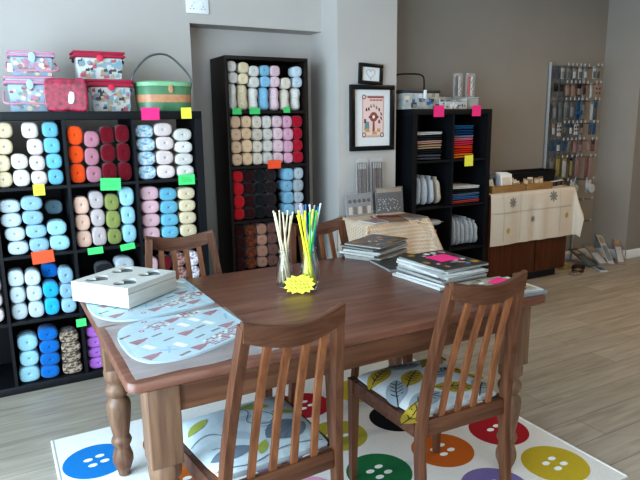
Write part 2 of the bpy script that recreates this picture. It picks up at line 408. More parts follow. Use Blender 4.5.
A_STACKS = [
(1, 3, 'cream', 'cream', 'cream', 0.0812, [-1.002, -1.011, -1.019, -1.026]),
(1, 3, 'white', 'white', 'white', 0.084, [-0.949, -0.949]),
(1, 3, 'pinkwhite', 'pinkish white', 'pinkish white', 0.0812, [-0.887, -0.882, -0.868, -0.87]),
(1, 3, 'sky', 'sky blue', 'sky blue', 0.0812, [-0.793, -0.793, -0.791, -0.789]),
(1, 2, 'orange', 'orange', 'orange', 0.1007, [-0.69, -0.687, -0.686]),
(1, 2, 'dustypink', 'dusty pink', 'dusty pink', 0.0915, [-0.606, -0.604, -0.606]),
(1, 2, 'wine', 'dark red', 'left dark red', 0.0993, [-0.515, -0.519, -0.524]),
(1, 2, 'wine', 'dark red', 'right dark red', 0.1019, [-0.429, -0.432, -0.434]),
(1, 1, 'bluewhite', 'blue and white mottled', 'mottled', 0.0758, [-0.332, -0.322, -0.322, -0.321]),
(1, 1, 'pinkwhite', 'pinkish white', 'pinkish white', 0.0782, [-0.239, -0.222, -0.222, -0.215]),
(1, 1, 'white', 'white', 'white', 0.0697, [-0.122, -0.103, -0.096, -0.1]),
(2, 3, 'bluishwhite', 'bluish white', 'bluish white', 0.0718, [-1.022, -1.018, -1.002, -0.995]),
(2, 3, 'paleblue', 'pale blue', 'pale blue', 0.0749, [-0.933, -0.928, -0.911, -0.904]),
(2, 3, 'ice', 'icy blue', 'icy blue', 0.0814, [-0.809, -0.803]),
(2, 2, 'peach', 'pale peach', 'pale peach', 0.0937, [-0.685, -0.685, -0.682]),
(2, 2, 'lilacgrey', 'lilac grey', 'lilac grey', 0.1015, [-0.597, -0.597, -0.599]),
(2, 2, 'olive', 'olive green', 'olive green', 0.0945, [-0.51, -0.513, -0.515]),
(2, 2, 'ice', 'icy blue', 'icy blue', 0.1056, [-0.431, -0.429, -0.437]),
(2, 1, 'palepink', 'pale pink', 'pale pink', 0.0778, [-0.324, -0.324, -0.323, -0.329]),
(2, 1, 'sky', 'sky blue', 'sky blue', 0.0739, [-0.212, -0.217, -0.21, -0.209]),
(2, 1, 'cream', 'butter cream', 'butter cream', 0.0731, [-0.095, -0.1, -0.099, -0.102]),
(3, 4, 'pinkwhite', 'pinkish white', 'pinkish white', 0.0796, [-1.1, -1.106, -1.11]),
(3, 3, 'bluishwhite', 'bluish white', 'left bluish white', 0.0902, [-1.028, -1.029, -1.025]),
(3, 3, 'bluishwhite', 'bluish white', 'right bluish white', 0.0874, [-0.949, -0.953, -0.953]),
(3, 3, 'bright', 'bright turquoise blue', 'turquoise', 0.0929, [-0.86, -0.875]),
(3, 3, 'paleblue', 'pale blue', 'pale blue', 0.0854, [-0.789, -0.776, -0.785]),
(3, 2, 'white', 'white', 'white', 0.0853, [-0.69, -0.694]),
(3, 2, 'charcoal', 'charcoal', 'charcoal', 0.0841, [-0.588, -0.591, -0.593]),
(3, 2, 'greywhite', 'greyish white', 'greyish white', 0.0915, [-0.479, -0.482, -0.483]),
(3, 1, 'palepink', 'pink', 'pink', 0.0846, [-0.324, -0.324, -0.324]),
(3, 1, 'wine', 'dark red', 'dark red', 0.0845, [-0.237, -0.237, -0.236]),
(3, 1, 'tweed', 'brownish pink mottled', 'mottled', 0.0864, [-0.16, -0.159, -0.157]),
(3, 1, 'speckle', 'speckled white', 'speckled white', 0.0868, [-0.081, -0.079, -0.078]),
(4, 3, 'ice', 'icy blue', 'icy blue', 0.088, [-1.007, -1.008, -1.012]),
(4, 3, 'royal', 'royal blue', 'royal blue', 0.0699, [-0.907, -0.901, -0.908, -0.919]),
(4, 3, 'tiger', 'brown and cream mottled', 'mottled brown', 0.0609, [-0.805, -0.791, -0.797, -0.797]),
(4, 2, 'lilac', 'bright lilac', 'lilac', 0.0623, [-0.675, -0.675, -0.676, -0.676]),
]
ZB = {1: 1.0904, 2: .7407, 3: .391, 4: .0413}
RN = {1: 'top', 2: 'second', 3: 'third', 4: 'bottom'}
CN = {4: 'far left', 3: 'left', 2: 'middle', 1: 'right'}
XC = {1: (-.375,-.0413), 2: (-.7247,-.391), 3: (-1.0744,-.7407), 4: (-1.424,-1.0904)}
CELL = {}
def stack(key, c0, c1, zb, color, labs, group, h, xs, y, w, d=.15):
    n = len(xs); hs = [h*rb.uniform(.94,1.06) for _ in xs]; k = h*n/sum(hs); hs = [a*k for a in hs]
    z = zb+.0016
    L = CELL.setdefault(key, [c0, c1, []])[2]
    for i in range(n-1, -1, -1):
        L.append([xs[i], z+hs[i]/2, w*rb.uniform(.96,1.04), hs[i]*.997, color, labs[i], group, y+rb.uniform(0,.012), d]); z += hs[i]
def settle():
    """the balls of one cubby push each other sideways until none overlap"""
    for c0, c1, L in CELL.values():
        for it in range(300):
            moved = False
            for p in L: p[0] = min(max(p[0], c0+p[2]/2+.0075), c1-p[2]/2-.0075)
            for i in range(len(L)):
                for j in range(i+1, len(L)):
                    p, q = L[i], L[j]
                    oz = (p[3]+q[3])/2-abs(p[1]-q[1]); ox = (p[2]+q[2])/2-abs(p[0]-q[0])
                    if ox > -.0015 and oz > .006:
                        s_ = 1 if q[0] >= p[0] else -1
                        p[0] -= s_*(ox+.002)/2; q[0] += s_*(ox+.002)/2; moved = True
                        if it > 120: p[2] *= .995; q[2] *= .995
            if not moved: break
        for x, z, w, h, color, lab, group, y, d in L: ball(color, lab, group, x, y, z, w, h, d)
    CELL.clear()
for r, c, k, lab, st, h, xs in A_STACKS:
    ns = sum(1 for q in A_STACKS if q[:2] == (r, c)); ws = min(.1 if c != 1 else .1055, .3187/ns-.0022)
    sd = st if st.split()[0] in ('left', 'right') else 'its'
    labs = [f"{lab} yarn ball, {o} of {sd} stack, wide unit {RN[r]} row {CN[c]} cubby" for o in ORD[len(xs)]]
    stack((r, c), *XC[c], ZB[r], k, labs, 'yarn balls in the wide low cube unit', h, xs, .022, ws)
settle()
# balls lying behind or on top of the front stacks
def lone(color, label, x, y, z, w=.085, h=.08): ball(color, label, 'yarn balls in the wide low cube unit', x, y, z, w, h)
lone('paleblue', 'dusty blue yarn ball in shadow above the icy blue stack, second row left cubby', -.80, .19, ZB[2]+.215, .09)
lone('charcoal', 'dark yarn ball at the back of the second row left cubby', -.885, .22, ZB[2]+.22, .075)
lone('royal', 'dark blue yarn ball in shadow above the turquoise stack', -.862, .09, ZB[3]+.235, .08)
# tall bookcase
GB = 'yarn balls in the tall bookcase'
XB = [.331,.406,.481,.556,.634,.713,.792]
# top shelf: a tall skein with balls standing on it, seven times
def skein_mesh(k):
    mb = MB(); rnd = random.Random(k); p0 = rnd.uniform(0,6)
    prof = [(.10,0),(.36,.02),(.48,.10),(.5,.25),(.43,.46),(.44,.56),(.5,.75),(.46,.9),(.34,.98),(.10,1)]
    n = 20; vs = []
    for r, z in prof:
        for i in range(n):
            a = 2*PI*i/n; rr = r*(1+.05*math.sin(3*a+p0+4*z))
            vs.append((rr*math.cos(a), rr*math.sin(a), z))
    m = len(prof)
    fs = [(j*n+i, j*n+(i+1)%n, (j+1)*n+(i+1)%n, (j+1)*n+i) for j in range(m-1) for i in range(n)]+[tuple(range(n)), tuple((m-1)*n+i for i in range(n))]
    mb._add(vs, fs); return mb
SK = [('stone','greyish white',.17,2),('cream','cream',.165,2),('white','white',.145,2),('cornflower','dusty blue',.15,2),('rose','pale pink',.15,2),('ivory','ivory',.14,1),('bluishwhite','bluish white',.15,2)]
for i, (k, lab, h, nb) in enumerate(SK):
    x = XB[i]
    o = skein_mesh(60+i).build('yarn_skein', Y['white' if i in (0,6) else k], None, 60)
    o.scale = (.070, .11, h); o.location = (x, BY+.085, BZ[0]+.001); o.rotation_euler = (0, 0, rb.uniform(-.1,.1))
    tag(o, f'tall {lab} yarn skein standing on the top shelf of the tall bookcase', 'yarn skein', 'tall skeins on the top shelf')
    z = BZ[0]+h+.001
    for j in range(nb):
        hh = .07 if nb == 2 else .075
        ball(k, f"{lab} yarn ball {['resting directly on','topmost above'][j] if nb == 2 else 'on'} the {lab} skein, bookcase top shelf", GB, x+rb.uniform(-.006,.006), BY+.03, z+hh/2, .072, hh, .11); z += hh
def brow(ri, cols, hs=.081, n=4):
    nm = ['top','second','third','fourth'][ri]
    for k, lab, i in cols:
        xs = [XB[i]+rb.uniform(-.004,.004) for _ in range(n)]
        pos = ''
        labs = [f"{lab} yarn ball, {o} of the {lab} stack, {nm} shelf of tall bookcase" for o in ORD[n]]
        stack(('b', ri), BX+.0225, BX+BW-.0225, BZ[ri], k, labs, GB, hs, xs, BY+.018, .078)
brow(1, [('tan','tan',0),('apricot','apricot',1),('ivory','ivory',2),('white','white',3),('rose','pale pink',4),('pink','candy pink',5),('crimson','crimson',6)])
brow(2, [('red','bright red',0),('maroon','maroon',1),('black','black',2),('darkbrown','dark brown',3),('cornflower','sky blue',5),('greywhite','greyish white',6)], .083)
brow(3, [('maroon','dark maroon',0),('rust','rust mottled',1),('pinktan','pinkish tan',2),('mauvebrown','mauve brown',3),('cocoa','cocoa brown',4)], .077)
settle()

# ------------------------------------------------------------------ paper price signs
PAP = {k: mat('paper_'+k, v, .8, .03, 40) for k, v in dict(yellow='E2DC4E', green='52D878', pink='E8357E', orange='F25A34', palegreen='4CBF6C').items()}
M_ink = mat('ink', '3E4A22', .8)
def jag(w, h, amp=.0028, step=.009):
    out = []
    for (x0,z0),(x1,z1) in (((-1,-1),(1,-1)),((1,-1),(1,1)),((1,1),(-1,1)),((-1,1),(-1,-1))):
        L = w if z0 == z1 else h; n = max(2, int(L/step))*2
        for k in range(n):
            f = k/n; o_ = amp*(1 if k % 2 else -1)
            nx, nz = (0, z0) if z0 == z1 else (x0, 0)
            out.append(((x0+(x1-x0)*f)*w/2+nx*o_, (z0+(z1-z0)*f)*h/2+nz*o_))
    return out
def sign(shape, color, label, x, y, z, w, h, rx=0, rz=0, ry=0, scribble=0, inner=.82):
    """card in its own xz-plane, front facing -y"""
    t = thing('price_sign', label, 'price sign', (x,y,z), group='handwritten paper price signs', rot=(rx,ry,rz))
    poly = star(0,0,w/2,h/2,13,inner) if shape == 'burst' else jag(w,h) if shape == 'star' else [(-w/2,-h/2),(w/2,-h/2),(w/2*.97,h/2),(-w/2,h/2*.96)]
    mb = MB(); n = len(poly)
    vs = [(u,0,v) for u,v in poly]+[(u,.0008,v) for u,v in poly]
    mb._add(vs, [tuple(range(n)), tuple(reversed(range(n,2*n)))]+[(i,(i+1)%n,n+(i+1)%n,n+i) for i in range(n)], False)
    mb.build('card', PAP[color], t)
    if scribble:
        mb = MB(); rs = random.Random(int(x*1000)+7)
        for k in range(scribble):
            v = h*(.17-.34*k/max(1,scribble-1)) if scribble > 1 else 0
            u = -w*.3
            while u < w*.28:
                l = w*rs.uniform(.05,.16); q = smooth_path([(u,-.0006,v),(u+l*.35,-.0006,v+h*.06),(u+l*.6,-.0006,v-h*.05),(u+l,-.0006,v+h*.02)],3)
                for a, b in zip(q, q[1:]):
                    mb._add([(p[0],-.0006,p[1]) for p in stroke((a.x,a.z),(b.x,b.z),h*.02)], [(0,1,2,3)], False)
                u += l+w*.035
        mb.build('handwriting', M_ink, t)
    return t
sy = -.0035
sign('note','yellow','yellow square note on the shelf edge under the white and pink yarn', -.877, sy, 1.075, .055, .058, scribble=2)
sign('star','green','green jagged sign with handwriting on shelf edge below the dark red yarn', -.525, sy, 1.082, .105, .066, ry=.05, scribble=2, inner=.88)
sign('star','green','green jagged sign with handwriting on shelf edge below the white yarn stack, right end', -.108, sy, 1.083, .095, .058, scribble=3, inner=.88)
sign('star','pink','bright pink jagged sign on the top edge of the wide unit', -.288, sy, 1.452, .098, .066, inner=.88)
sign('note','yellow','small yellow note on the top edge of the wide unit under the green tin', -.088, sy, 1.455, .06, .062)
sign('star','orange','orange jagged sign on shelf edge between the second and third yarn rows', -.892, sy, .725, .105, .066, ry=-.05, inner=.9)
sign('note','green','green strip sign under the pale peach and grey yarn stacks', -.632, sy, .728, .08, .038, ry=-.03)
sign('note','green','green strip sign under the olive and icy blue yarn stacks', -.462, sy, .731, .08, .036, ry=-.1, scribble=1)
sign('note','green','small green note on the upright beside the lilac yarn', -.738, sy, .338, .052, .045)
by = BY-.0035
sign('note','palegreen','left green strip on the top shelf edge of the tall bookcase', .338, by, 1.47, .062, .04)
sign('note','palegreen','middle green strip on the top shelf edge of the tall bookcase', .462, by, 1.472, .075, .042)
sign('note','palegreen','right green strip on the top shelf edge of the tall bookcase', .692, by, 1.478, .05, .038)
sign('star','orange','red orange sign on the second shelf edge of the tall bookcase', .59, by, 1.12, .098, .056, inner=.95)

# ------------------------------------------------------------------ sewing boxes on the wide unit
ZT = 1.4662
M_rimp = mat('pink_rim', 'CB8DA2', .5, .05); M_rimr = mat('red_rim', 'A82A46', .5, .06)
M_flo = mat('pale_blue_cloth', 'A3B5C4', .8, .05); M_cat = mat('off_white_cloth', 'C4C2BD', .8, .04)
M_dots = [mat('print_'+n, h, .8) for n, h in (('rose','C08A9C'),('cream','D8CBB4'),('teal','7F9CA6'),('dark','4A4850'),('tan','A89478'),('leafgreen','8A9C86'),('red','B05A68'))]
M_dark = mat('dark_plastic', '1E1E22', .4)
M_plas = mat('white_plastic', 'E4E4E6', .4)
M_aqua = mat('aqua_clasp', 'A9CFDD', .4); M_redc = mat('red_clasp', 'D23450', .4)
def sewing_box(label, x0, x1, y0, d, z, h, kind, handle='down', tag_side=None):
    w_ = x1-x0; t = thing('sewing_box', label, 'sewing box', ((x0+x1)/2, y0+d/2, z), group='fabric covered sewing boxes')
    hl = h*.2; hb = h-hl; rim = M_rimp if kind == 'floral' else M_rimr; tp = .94
    mb = MB(); bw, bd = w_*.92, d*.92
    # body: tapers a little to the bottom, print laid on its front and sides
    for a in (0,):
        mb.box(-bw/2, bw/2, -bd/2, bd/2, 0, hb, .008)
        for v in mb.bm.verts:
            k = tp+(1-tp)*v.co.z/hb; v.co.x *= k; v.co.y *= k
    rs = random.Random(hash(label) % 1000 if False else len(label)*7+int(abs(x0)*100))
    fr = lambda u, v: (u*(tp+(1-tp)*v/hb), -bd/2*(tp+(1-tp)*v/hb)-.0012, v)
    n = 44
    for k in range(n):
        u = rs.uniform(-bw*.46, bw*.46); v = rs.uniform(.012, hb-.012)
        if kind == 'floral':
            mb.mi = rs.choice([1,1,2,2,6,7]); r = rs.uniform(.006,.015)
            mb.decal([(max(-bw/2,min(bw/2,a)), max(.004,min(hb-.004,b))) for a,b in circle(u,v,r,9,r*rs.uniform(.6,1))], lambda a,b,kk=k: tuple(Vector(fr(a,b))+Vector((0,-.00006*kk,0))))
        else:
            mb.mi = rs.choice([3,3,4,5,5,3,4,7]); a0 = rs.uniform(.007,.016); b0 = rs.uniform(.007,.018)
            body = [(u-a0,v-b0),(u+a0,v-b0),(u+a0*.9,v+b0*.5),(u+a0*.5,v+b0),(u+a0*.2,v+b0*.4),(u-a0*.8,v+b0*.3)]
            mb.decal([(max(-bw/2,min(bw/2,a)), max(.004,min(hb-.004,b))) for a,b in body], lambda a,b,kk=k: tuple(Vector(fr(a,b))+Vector((0,-.00006*kk,0))))
    mb.mi = 0
    base = M_flo if kind == 'floral' else M_cat
    mb.build('body', [base]+M_dots, t)
    ld = MB(); ld.box(-w_/2*.98, w_/2*.98, -d/2*.98, d/2*.98, hb+.0005, h, .006); l = ld.build('lid', base if kind == 'floral' else M_rimr, t)
    rm = MB(); zz = hb+hl*.25
    ring = [(-w_/2,-d/2,zz),(w_/2,-d/2,zz),(w_/2,d/2,zz),(-w_/2,d/2,zz),(-w_/2,-d/2,zz)]
    for a, b in zip(ring, ring[1:]): rm.tube([a,b], hl*.24, 8)
    ring = [(x,y,h-.002) for x,y,_ in ring]
    for a, b in zip(ring, ring[1:]): rm.tube([a,b], hl*.2, 8)
    rm.build('piping', rim, l)
    cl = MB()
    if kind == 'floral':
        cl.lathe([(.004,0),(.016,.001),(.016,.005),(.004,.008)], 14); c = cl.build('clasp', M_aqua, t, rot=(PI/2,0,0), loc=(0,-d/2-.004,hb-.002)); c.scale = (1,1.5,1)
    else:
        cl.lathe([(.004,0),(.017,.001),(.017,.006),(.004,.009)], 16); cl.build('clasp', M_redc, t, rot=(PI/2,0,0), loc=(0,-d/2-.004,hb-.004))
    if handle == 'down':
        hz = hb*.30
        p = smooth_path([(-w_/2-.008, 0, hb*.75), (-w_/2-.014, -d*.4, hb*.5), (-w_/2-.004, -d/2-.02, hz), (0, -d/2-.024, hz), (w_/2+.004, -d/2-.02, hz), (w_/2+.014, -d*.4, hb*.5), (w_/2+.008, 0, hb*.75)], 5)
        hd = MB(); hd.tube(p, .005, 8); hd.build('handle', rim, t)
    else:
        for s in (-1,1):
            k = MB(); k.lathe([(.003,0),(.011,.001),(.011,.008),(.004,.012)], 12); k.build('handle_pivot', M_dark, t, rot=(0,s*PI/2,0), loc=(s*(w_/2*.96),-.02,hb*.86))
    if tag_side is not None:
        g = MB(); g.box(-.011,.011,-.0006,.0006,-.022,.018,.0004); g.build('tag', M_plas, t, loc=(tag_side*w_/2-.01*tag_side*0, -d/2-.034, hb*.42))
    return t
fl = sewing_box('lower pale blue floral sewing box with pink rim, under a smaller one', -.972, -.755, .075, .19, ZT, .172, 'floral', 'down')
sewing_box('smaller pale blue floral sewing box with pink handle, stacked on a larger one', -.945, -.735, .10, .15, ZT+.1765, .122, 'floral', 'down', -1)
sewing_box('lower red-lidded sewing box with animal print, beside the green tin', -.578, -.352, .10, .16, ZT, .165, 'cat', 'none')
sewing_box('upper red-lidded sewing box with animal print, stacked on its twin', -.638, -.382, .105, .155, ZT+.1695, .142, 'cat', 'none')
# dark red fabric pack in cellophane leaning on the boxes
M_rp = mat('maroon_print_fabric', '961C3C', .35, .6, 45, .6, .6, coat=.6)
t = thing('fabric_pack', 'dark red fabric kit folded in shiny cellophane, standing before the sewing boxes', 'fabric pack', (-.703, .026, ZT+.0005))
mb = MB(); mb.pillow(.206, .034, .163, 5, 14, 40, 20, .05); mb.build('folded_fabric', M_rp, t, 50, loc=(0,0,.0825))
mb = MB(); mb.pillow(.03, .005, .06, 3, 4, 12, 8, .1); mb.build('paper_insert', M_plas, t, 50, loc=(.022,-.0215,.068), rot=(0,.15,0))
# green tin
M_tin = mat('green_tin', '55805E', .35, .08, 20, 0, .5); M_ting = mat('light_green_tin', '84B48A', .35, .06, 20); M_cop = mat('copper_print', 'C08A66', .4, .12, 40); M_wire = mat('grey_wire', '6E7276', .35, .05, 30, 0, .5, .7)
t = thing('green_tin', 'green oval tin with copper band and tall wire handle on the wide unit', 'tin', (-.166, .17, ZT))
kx, ky = .155, .115
mb = MB(); mb.lathe([(.93,0),(.95,.003),(1,.135),(.99,.138)], 40, sx=kx, sy=ky, sq=3); mb.build('body', M_tin, t)
mb = MB(); mb.lathe([(1.0,.1385),(1.02,.139),(1.02,.158),(.98,.163),(.6,.172)], 40, sx=kx, sy=ky, sq=3); mb.build('lid', M_ting, t)
mb = MB()
for i in range(40):
    vs = []
    for a in (2*PI*i/40, 2*PI*(i+1)/40):
        q = (abs(math.cos(a))**3+abs(math.sin(a))**3)**(-1/3)
        for z in (.05, .092):
            rr = (.95+.05*z/.135)*1.006*q; vs.append((rr*kx*math.cos(a), rr*ky*math.sin(a), z))
    mb._add(vs, [(0,2,3,1)])
mb.build('band', M_cop, t)
mb = MB(); mb.lathe([(.4,0),(1,.001),(1,.004),(.4,.006)], 20, sx=.014, sy=.022); mb.build('clasp', M_cop, t, loc=(.012,-ky*1.02-.001,.122), rot=(PI/2,0,0))
hp = smooth_path([(-kx*1.04,0,.13),(-kx*1.07,0,.20),(-kx*.62,0,.285),(-kx*.2,0,.318),(kx*.25,0,.315),(kx*.68,0,.265),(kx*1.07,0,.19),(kx*1.04,0,.13)],6)
mb = MB(); mb.tube(hp, .006, 8); mb.build('handle', M_wire, t)
# double wall socket above the header
t = thing('wall_socket', 'white double wall socket high on the wall above the recess', 'socket', (.158, .4695, 2.116))
mb = MB(); mb.box(-.073,.073,-.010,0,-.043,.043,.004); mb.build('face_plate', M_plas, t)
for s in (-1,1):
    mb = MB(); mb.box(s*.028-.009,s*.028+.009,-.0135,-.0095,.014,.028,.001); mb.build('switch', M_plas, t)
    mb = MB()
    for dx, dz, a, b in ((0,.004,.004,.008),(-.011,-.012,.007,.004),(.011,-.012,.007,.004)): mb.box(s*.036+dx-a/2, s*.036+dx+a/2, -.0105, -.0099, dz-b/2-.004, dz+b/2-.004)
    mb.build('pin_holes', M_dark, t)

# ------------------------------------------------------------------ rug of printed buttons
RUGC = ['DCDAD6','2579BC','2A6E46','B86228','A32A32','B8A034','7D6C9B','A79E3E','1E1E20','D9A0BC','E9E9E6']
M_rug = [mat('rug_pile_'+str(i), h, .95, .05, 120, .25, .1) for i, h in enumerate(RUGC)]
t = MB(); t.box(-.975, 1.0, -2.07, -.62, 0, .009, .003)
PALET = {0:[9,5,4,2,3,1], 1:[3,8,7,6,3,4], 2:[4,3,2,9,5,6], 3:[5,6,7,1,4,2]}
top = .0094
for r, yc in enumerate((-.893, -1.228, -1.556, -1.868)):
    for c in range(6):
        xc = .82-.328*c; t.mi = PALET[r][c]
        t.decal(circle(xc, yc, .133, 36), lambda u,v: (u,v,top))
        t.mi = 10
        for a in range(4):
            q = PI/4+a*PI/2+.25
            t.decal(circle(xc+.036*math.cos(q), yc+.036*math.sin(q), .019, 12, .013), lambda u,v: (u,v,top+.0005))
t.mi = 0
for x in (-.968, .992): t.box(x-.005, x+.005, -2.068, -.622, .004, .0112, .002)
o = t.build('button_rug', M_rug); tag(o, 'white rug printed with large coloured buttons lying under the wooden table', 'rug')

# ------------------------------------------------------------------ farmhouse table
M_top = wood('table_top_wood', '5E3A2C', '7C5241', 'x', .33, 4, .5, .04)
M_tz = wood('table_leg_wood', '64493A', '84664F', 'z', .45, 5, .4, .05)
M_tx = wood('table_rail_wood', '5A3826', '75503A', 'x', .45, 5, .4, .05); M_ty = wood('table_rail_wood_end', '5A3826', '75503A', 'y', .45, 5, .4, .05)
TX0, TX1, TY0, TY1, TZ = -.836, .676, -1.905, -.955, .7502
t = thing('dining_table', 'long brown farmhouse table with turned legs holding needles and magazines', 'table', ((TX0+TX1)/2, (TY0+TY1)/2, .0098))
hx, hy = (TX1-TX0)/2, (TY1-TY0)/2
mb = MB()
def rrect(hx, hy, r, n=5):
    out = []
    for sx, sy_, a0 in ((1,-1,-PI/2),(1,1,0),(-1,1,PI/2),(-1,-1,PI)):
        for k in range(n+1):
            a = a0+PI/2*k/n; out.append((sx*(hx-r)+r*math.cos(a), sy_*(hy-r)+r*math.sin(a)))
    return out
lay = [(.008,TZ-.032),(.0,TZ-.026),(0,TZ-.008),(.003,TZ-.002),(.009,TZ)]
P = [rrect(hx-i, hy-i, .03) for i,_ in lay]; n = len(P[0])
vs = [(x,y,z) for p,(_,z) in zip(P,lay) for x,y in p]
fs = [(j*n+i,j*n+(i+1)%n,(j+1)*n+(i+1)%n,(j+1)*n+i) for j in range(len(lay)-1) for i in range(n)]+[tuple(reversed(range(n))), tuple((len(lay)-1)*n+i for i in range(n))]
mb._add(vs, fs); mb.build('tabletop', M_top, t, 40)
lx, ly, bl = hx-.10, hy-.10, .045
prof = [(.017,0),(.022,.004),(.024,.02),(.034,.045),(.040,.065),(.040,.085),(.031,.118),(.029,.128),(.037,.142),(.040,.152),(.036,.166),(.031,.174),(.032,.182),(.039,.225),(.045,.275),(.047,.305),(.044,.322),(.033,.336),(.031,.342),(.040,.352),(.045,.366),(.045,.378),(.037,.392),(.034,.402),(.038,.412),(.045,.42),(.046,.436),(.047,.448),(.042,.466)]
lg = MB(); lg.lathe(prof, 28); lg.box(-bl, bl, -bl, bl, .465, TZ-.033, .004)
l0 = lg.build('leg', M_tz, t, 45, loc=(-lx,-ly,0))
for sx, sy_ in ((-1,1),(1,-1),(1,1)):
    c = l0.copy(); C.objects.link(c); c.parent = t; c.location = ((lx+.028 if sx > 0 else -lx), sy_*ly, 0); KIDS[t.name].append(c)
za = .615
for s in (-1,1):
    MB().box(-lx+bl+.001, lx-bl-.001, s*(ly+.02)-.012, s*(ly+.02)+.012, za, TZ-.033, .002).build('apron', M_tx, t)
    MB().box(s*(lx+.02)-.012, s*(lx+.02)+.012, -ly+bl+.001, ly-bl-.001, za, TZ-.033, .002).build('apron', M_ty, t)

# ------------------------------------------------------------------ chairs
M_cz = wood('chair_wood', '4A2A1A', '6C452F', 'z', .4, 5, .45, .04); M_cx = wood('chair_wood_rail', '472818', '67422E', 'x', .4, 5, .45, .04)
M_cl = wood('chair_slat_wood_lit', '683D25', '8A5838', 'z', .42, 5, .4, .04)  # chair wood, brightened in colour for light falling on the slats
SEAT1 = [mat('seat_cloth_blue_grey', 'C3D0D6', .9, .04, 60, .15, .15)]+[mat('seat1_'+n, h, .9) for n, h in (('olive','9AA24C'),('grey','6F7C88'),('line','5E6870'),('mist','AEBCC4'))]
SEAT2 = [mat('seat_cloth_white', 'D2D6D6', .9, .04, 60, .15, .15)]+[mat('seat2_'+n, h, .9) for n, h in (('mustard','B59A36'),('grey','98A2A8'),('vein','33302A'),('pale','C2C8CA'))]
def seat_fn(u, v, lift=0):
    """u,v in metres on the cushion"""
    b = max(-1, min(1, v/.2)); wd_ = .192+.012*b
    a = max(-1, min(1, u/wd_))
    k = (max(0, 1-abs(a)**4)*max(0, 1-abs(b)**4))**.55
    return (u, v, .424+.034*k+lift)
def make_chair(label, loc, rz, pattern, first=None):
    t = thing('dining_chair', label, 'chair', (loc[0], loc[1], .0), rz)
    if first:
        for ch in list(KIDS[first.name]): copy_tree(ch, t)
        return t
    for s in (-1,1):
        mb = MB(); mb.tube([(s*.204,.198,0),(s*.204,.190,.425)], 0, sec=lambda f: (.022+.012*f, .024+.012*f))
        mb.build('leg', M_cz, t)
        p = smooth_path([(s*.182,-.238,0),(s*.183,-.212,.22),(s*.180,-.204,.40),(s*.164,-.232,.62),(s*.136,-.283,.895)], 5)
        mb = MB(); mb.tube(p, 0, sec=(.026,.034)); mb.build('leg', M_cz, t, 50)
    mb = MB()
    mb.box(-.186,.186,.181,.201,.368,.422,.002)
    for s in (-1,1): mb.tube([(s*.204,.172,.394),(s*.184,-.184,.392)], 0, sec=(.02,.052))
    mb.build('seat_frame', M_cx, t)
    # cushion
    mb = MB(); nu, nv = 23, 23
    def f(a, b):
        b = b*2-1; a = a*2-1; wd_ = .190+.012*b
        rc = 1-.045*max(0,(abs(a)+abs(b)-1.45)/.55)
        return seat_fn(a*wd_*rc, (.004+b*.186)*rc)
    mb.grid(f, nu, nv)
    # underside skirt
    ring = [f(i/22,0) for i in range(23)]+[f(1,j/22) for j in range(1,23)]+[f(1-i/22,1) for i in range(1,23)]+[f(0,1-j/22) for j in range(1,22)]
    n = len(ring); mb._add([tuple(p) for p in ring]+[(p[0]*.985,p[1]*.985,.4235) for p in ring], [(i,(i+1)%n,n+(i+1)%n,n+i) for i in range(n)]+[tuple(range(n,2*n))])
    def dec(mi, poly, lift, rings=4): mb.mi = mi; mb.decal(poly, lambda u,v: seat_fn(u,v,lift), rings)
    def curve(mi, pts, w_, lift):
        q = smooth_path([(a,b,0) for a,b in pts], 6)
        for a, b in zip(q, q[1:]): dec(mi, stroke((a.x,a.y),(b.x,b.y),w_), lift, 1)
    if pattern == 1:
        for x,y,l,w_,a in ((-.14,.10,.10,.04,.6),(.06,.12,.11,.045,-.5),(.13,.04,.08,.03,-.3),(-.02,-.12,.07,.03,.9)): dec(1, leaf(x,y,l,w_,a), .0012)
        dec(2, leaf(.085,-.065,.16,.115,.25), .0012); dec(2, leaf(-.11,-.10,.13,.06,-.1), .0012); dec(2, leaf(0,.155,.06,.025,.1), .0012)
        for x,y,l,w_,a in ((-.06,.05,.09,.035,1.1),(-.05,-.03,.10,.04,2.2),(.0,.06,.06,.03,.2)): dec(4, leaf(x,y,l,w_,a), .001)
        for k in range(7):
            a = .25+PI+(-.75+.25*k); curve(3, [(.14,-.045),(.14+.06*math.cos(a),-.045+.05*math.sin(a)),(.14+.12*math.cos(a),-.045+.1*math.sin(a))], .0022, .002)
        curve(3, [(-.19,.02),(-.13,.03),(-.09,-.02),(-.11,-.06),(-.15,-.05)], .003, .0018)
        curve(3, [(-.02,.17),(.03,.10),(.0,.03),(.05,-.01),(.09,.03),(.06,.08)], .003, .0018)
        curve(3, [(.17,.15),(.10,.16),(.02,.12),(-.04,.10)], .003, .0018); curve(3, [(-.18,-.14),(-.08,-.17),(.03,-.15),(.16,-.16)], .003, .0018)
        M = SEAT1
    else:
        lv = ((-.14,.11,1,.5),(-.02,.14,2,-.3),(.11,.12,1,.4),(-.15,-.02,2,1.0),(-.05,.03,1,.7),(.07,.02,2,.2),(.17,.0,1,-.6),(-.1,-.12,2,.1),(.04,-.1,1,-.4),(.15,-.12,2,.7),(-.17,-.16,1,.3))
        for x,y,c_,a in lv:
            dec(c_, leaf(x,y,.15,.078,a), .0012)
            ca, sa = math.cos(a), math.sin(a); T_ = lambda p,q: (x+p*ca-q*sa, y+p*sa+q*ca)
            curve(3, [T_(-.085,-.004),T_(0,.003),T_(.062,0)], .004, .002)
            for k in range(4):
                p = -.035+.022*k
                for s in (-1,1): dec(3, stroke(T_(p,0),T_(p+.02,s*.022),.0036), .002, 1)
        M = SEAT2
    mb.build('seat', M, t, 60)
